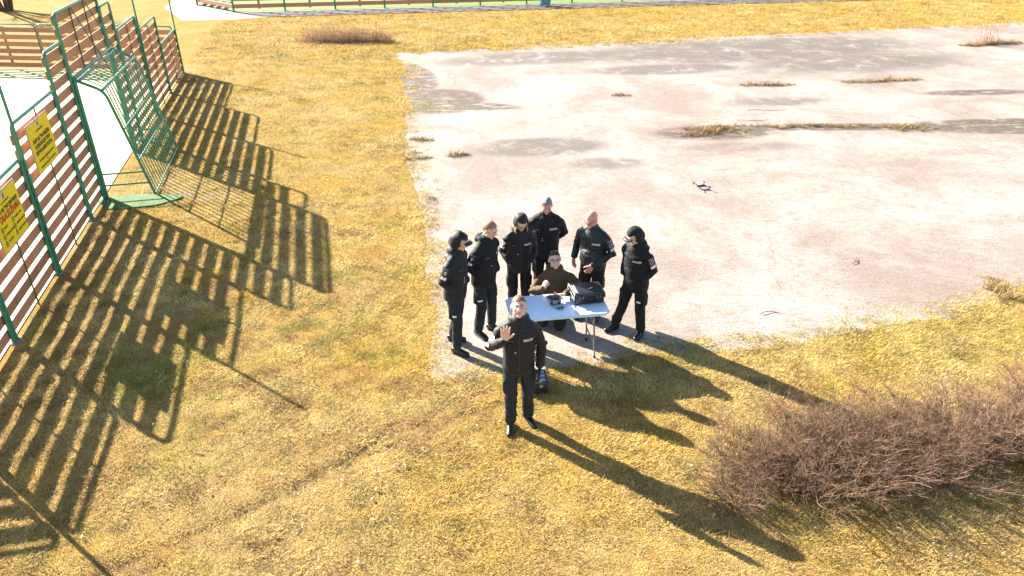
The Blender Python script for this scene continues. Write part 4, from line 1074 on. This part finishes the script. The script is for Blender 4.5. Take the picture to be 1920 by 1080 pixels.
# dead leaves and pale bits
vs, fs = [], []
n = 230
lx = np.concatenate([rng.uniform(-6, 6.5, n), rng.normal(-2.2, 1.0, 90)]); ly = np.concatenate([rng.uniform(4.2, 9.0, n), rng.normal(5.9, .6, 90)])
ok = ~inside(lx, ly, PAVE_D) & (fence_side(lx, ly) > .2) & (ly > 3.5); lx, ly = lx[ok], ly[ok]; lz = ground_h(lx, ly)
for x, y, z in zip(lx, ly, lz):
    a = random.uniform(0, 6.28); s = random.uniform(.010, .030); o = len(vs)
    e = Euler((random.uniform(-.7, .7), random.uniform(-.7, .7), a)).to_matrix()
    for (px, py, pz) in ((-1, 0, 0), (0, -.5, .2), (1, 0, .1), (.1, .55, .25)): vs.append(tuple(Vector((x, y, z + .035)) + e @ Vector((px * s, py * s, pz * s))))
    fs.append((o, o + 1, o + 2)); fs.append((o, o + 2, o + 3))
me = bpy.data.meshes.new('leaf_litter'); me.from_pydata(vs, [], fs); me.update()
tag(obj('leaf_litter', me, m_litter), 'pale dead leaves scattered over the lawn', 'leaves', kind='stuff')

# hedge of bare twigs
def poly_tubes(lines, name, sides=3):
    vs, fs = [], []
    for pts, r0, r1 in lines:
        o = len(vs); n = len(pts)
        for i, p in enumerate(pts):
            t = (pts[min(i + 1, n - 1)] - pts[max(i - 1, 0)]).normalized(); a = t.orthogonal().normalized(); b2 = t.cross(a); r = r0 + (r1 - r0) * i / (n - 1)
            for k2 in range(sides):
                an = 2 * math.pi * k2 / sides; vs.append(tuple(p + (a * math.cos(an) + b2 * math.sin(an)) * r))
        for i in range(n - 1):
            for k2 in range(sides): fs.append((o + i * sides + k2, o + i * sides + (k2 + 1) % sides, o + (i + 1) * sides + (k2 + 1) % sides, o + (i + 1) * sides + k2))
    me = bpy.data.meshes.new(name); me.from_pydata(vs, [], fs); me.update(); return smooth(me)
def shrub_mesh(seed, h=.66, rad=.5, stems=33, r0=.0075, side_n=8, twig_n=6, base_r=.22):
    r = random.Random(seed); lines = []
    def grow(p, d, L, n, wob, up):
        pts = [p.copy()]
        for i in range(n):
            d = (d + Vector((r.gauss(0, wob), r.gauss(0, wob), r.gauss(0, wob) + up))).normalized(); p = p + d * (L / n); pts.append(p.copy())
        return pts
    for s in range(stems):
        a = r.uniform(0, 6.28); q = base_r * math.sqrt(r.random()); out = r.uniform(.1, .95)
        st = grow(Vector((q * math.cos(a), q * math.sin(a), -.02)), Vector((math.cos(a) * out, math.sin(a) * out, 1.1)).normalized(), h * r.uniform(.6, 1.3), 5, .2, .05); lines.append((st, r0 * r.uniform(.7, 1.2), .0022))
        for k2 in range(side_n):
            i = r.choice((1, 2, 2, 3, 3, 4)); b_ = r.uniform(0, 6.28)
            sd_ = grow(st[i], ((st[i] - st[i - 1]).normalized() * .7 + Vector((math.cos(b_), math.sin(b_), r.uniform(-.1, .7))) * .9).normalized(), h * r.uniform(.22, .45), 3, .14, .06); lines.append((sd_, .0026, .0013))
            for k3 in range(twig_n):
                j = r.choice((1, 2, 3)); c_ = r.uniform(0, 6.28)
                lines.append((grow(sd_[j], ((sd_[j] - sd_[j - 1]).normalized() + Vector((math.cos(c_), math.sin(c_), r.uniform(-.2, .8))) * .9).normalized(), r.uniform(.06, .20), 2, .12, .05), .0016, .0009))
    return poly_tubes(lines, 'shrub')
hedge = tag(empty('bare_hedge', (4.2, 6.2, 0)), 'leafless brown twiggy hedge along the right foreground', 'hedge')
sm_ = [shrub_mesh(50 + i) for i in range(5)]
for m_ in sm_: m_.materials.append(m_twig)
hl = []
for i in range(13):
    t = i / 12; x = 2.32 + 6.6 * t; y = 5.98 + 1.30 * t
    hl.append((x + random.uniform(-.08, .08), y - .20 + random.uniform(-.07, .07))); hl.append((x + .26 + random.uniform(-.08, .08), y + .30 + random.uniform(-.07, .07)))
for i, (x, y) in enumerate(hl):
    o = obj('shrub', sm_[i % 5], None, hedge, (x - 4.2, y - 6.2, -.01), (random.uniform(-.06, .06), random.uniform(-.06, .06), random.uniform(0, 6.28))); s = random.uniform(.8, 1.15); o.scale = (s * 1.15, s * 1.15, s * .83)

# clump of dry weeds by the far edge
wm = []
r = random.Random(5); lines = []
for i in range(900):
    t = r.random(); x = -1.75 + 3.5 * t + r.gauss(0, .12); y = .05 * (t - .5) + r.gauss(0, .22); h = r.uniform(.22, .80) * (1.0 - .9 * (t - .42) ** 2) * (1.7 if r.random() < .05 else 1)
    p = Vector((x, y, -.02)); d = Vector((r.gauss(0, .35), r.gauss(0, .35), 1)).normalized(); q = p + d * h * .55; d2 = (d + Vector((r.gauss(0, .4), r.gauss(0, .4), -.1))).normalized(); e = q + d2 * h * .5; lines.append(([p, q, e], .006, .003))
    if r.random() < .5: lines.append(([q, q + Vector((r.gauss(0, .12), r.gauss(0, .12), r.uniform(.02, .16)))], .004, .002))
weed = tag(empty('weed_clump', (-6.8, 31.5, 0)), 'low clump of dry brown weeds on the lawn before the far fence', 'weeds')
obj('stalks', poly_tubes(lines, 'stalks'), m_dry, weed)
g_ = Geo(); g_.ell((0, 0, -.06), (1.75, .34, .16), None, 30, 8); lo = g_.mesh('dead_litter'); c = coords(lo); setco(lo, c * (1 + .12 * vnoise(c * 6))[:, None]); obj('dead_litter', lo, mat('weed_litter', (0.17, 0.12, 0.075), .9, var=.4, vscale=9, bump=.8, bscale=30), weed)

# tufts growing in the asphalt cracks
tv = [strip_blades(60, .10, .05, .13, .006, 10, 65, 300 + i) for i in range(3)]
for t_ in tv: t_.materials.append(m_tuft)
def tufts(label, cx, cy, length, ang, width=.10, sc=1.0, n=None):
    root = tag(empty('grass_tuft', (cx, cy, .004), ang), label, 'grass tuft')
    n = n or max(4, int(length * 9))
    for i in range(n):
        x = (i / max(1, n - 1) - .5) * length if n > 1 else 0; s = sc * random.uniform(.7, 1.25) * (1.15 - .6 * abs(2 * x / max(length, .1)) ** 2)
        o = obj('blades', tv[i % 3], None, root, (x + random.uniform(-.05, .05), random.uniform(-1, 1) * width, 0), (0, 0, random.uniform(0, 6.28))); o.scale = (s, s, s * .9)
    return root
tufts('long low grass strip in a crack, left of the two on the upper asphalt', 8.25, 23.95, 1.75, .05, .07, 1.5)
tufts('ragged grass strip with a raised clump, right of the two on the upper asphalt', 12.2, 24.5, 2.8, .16, .09, 1.5)
tufts('small dark grass tuft alone on the upper middle of the asphalt', 3.38, 22.6, .55, .03, .06, 1.2, 6)
tufts('wide sparse yellow grass patch right of centre on the asphalt', 5.3, 18.95, 1.9, .2, .32, 1.4, 34)
tufts('thin straggling grass line trailing right from the sparse yellow patch', 8.2, 19.35, 3.6, .0, .14, 1.1, 34)
tufts('pale yellow grass patch beside the dark stain on the right', 10.6, 19.2, 1.3, .05, .22, 1.4, 18)
tufts('round dry grass tuft near the left edge of the asphalt', -1.27, 16.95, .38, .1, .06, 1.4, 6)
tufts('short grass tuft at the left asphalt edge, upper of two', -2.3, 18.15, .6, .05, .06, 1.2, 6)
tufts('short grass tuft at the left asphalt edge, lower of two', -2.2, 16.7, .55, .15, .05, 1.2, 6)
tufts('dry grass mound jutting from the lawn into the right asphalt edge', 7.75, 10.3, .9, 1.1, .16, 1.3, 14)
rt = tufts('yellow grass mound with thin red stems at the far right of the asphalt', 19.4, 30.8, 3.0, .2, .16, 2.0)
r = random.Random(9); lines = []
for i in range(34):
    p = Vector((r.gauss(-.3, .25), r.gauss(0, .1), 0)); d = Vector((r.gauss(0, .42), r.gauss(0, .3), 1)).normalized(); lines.append(([p, p + d * r.uniform(.25, .45), p + d * r.uniform(.5, .8) + Vector((r.gauss(0, .08), 0, .1))], .008, .004))
obj('stems', poly_tubes(lines, 'stems'), mat('red_stem', (0.34, 0.17, 0.10), .6), rt)

# fallen twigs on the asphalt
for i, (x, y, L, a, lb) in enumerate([(3.95, 9.55, .38, .1, 'thin fallen twig on the asphalt nearest the shaded lawn edge'), (7.3, 20.9, 1.1, .1, 'long thin curved twig on the upper asphalt'), (5.9, 11.3, .25, 1.2, 'small forked twig on the right side of the asphalt'), (6.6, 19.9, .9, .0, 'dark twig lying just above the sparse grass patch'), (-1.9, 21.9, .35, -.7, 'pale stick lying in the dark stain by the left asphalt edge')]):
    pts = [Vector((L * (t - .5), .05 * math.sin(t * 4 + i), .012 + .01 * math.sin(t * 7))) for t in np.linspace(0, 1, 7)]
    lines = [(pts, .007, .004), ([pts[3], pts[3] + Vector((.05, .07, .01)), pts[3] + Vector((.10, .09, .02))], .005, .003)]
    tag(obj('fallen_twig', poly_tubes(lines, 'fallen_twig', 5), m_litter if 'pale' in lb else m_bark, loc=(x, y, .008), rot=(0, 0, a)), lb, 'twig')

# multi-stemmed tree beyond the pitch, top left
tree = tag(empty('bare_tree', (-26.0, 40.0, 0)), 'bare multi-stemmed tree beyond the pitch at the top left', 'tree')
r = random.Random(3); tr_l = []; cr_l = []
for i in range(9):
    a = 6.28 * i / 9; p = Vector((.25 * math.cos(a), .25 * math.sin(a), -.05)); d = Vector((math.cos(a) * .22, math.sin(a) * .22, 1)).normalized(); pts = [p]
    for k2 in range(6): d = (d + Vector((r.gauss(0, .07), r.gauss(0, .07), .02))).normalized(); p = p + d * .75; pts.append(p.copy())
    tr_l.append((pts, .085, .025))
    for k2 in range(14):
        q = r.choice(pts[2:]); dd_ = Vector((r.gauss(0, .7), r.gauss(0, .7), .8)).normalized(); e = q + dd_ * r.uniform(.6, 1.4); cr_l.append(([q, (q + e) / 2 + Vector((r.gauss(0, .06), r.gauss(0, .06), .03)), e], .018, .006))
        for k3 in range(6): f0 = q + (e - q) * r.uniform(.3, 1); cr_l.append(([f0, f0 + Vector((r.gauss(0, .3), r.gauss(0, .3), r.uniform(.1, .6)))], .008, .003))
obj('trunk', poly_tubes(tr_l, 'trunk', 7), m_bark, tree); obj('crown', poly_tubes(cr_l, 'crown', 3), m_bark, tree)

# small teal bin in front of the far fence
bn = tag(empty('litter_bin', (1.75, 41.55, .003), R(10)), 'small teal litter bin in front of the far fence', 'bin')
def taper(bm):
    for v in bm.verts:
        if v.co.z < 0: v.co.x *= .8; v.co.y *= .8
obj('bin_body', bevel_box('bin_body', (.62, .5, .62), .03, 2, taper), m_tealbox, bn, (0, 0, .38)); obj('rim', bevel_box('rim', (.68, .56, .06), .02, 2), m_tealbox, bn, (0, 0, .70))
for s in (-1, 1): obj('leg', bevel_box('leg', (.07, .3, .1), .01, 1), m_tealbox, bn, (s * .2, 0, .05))
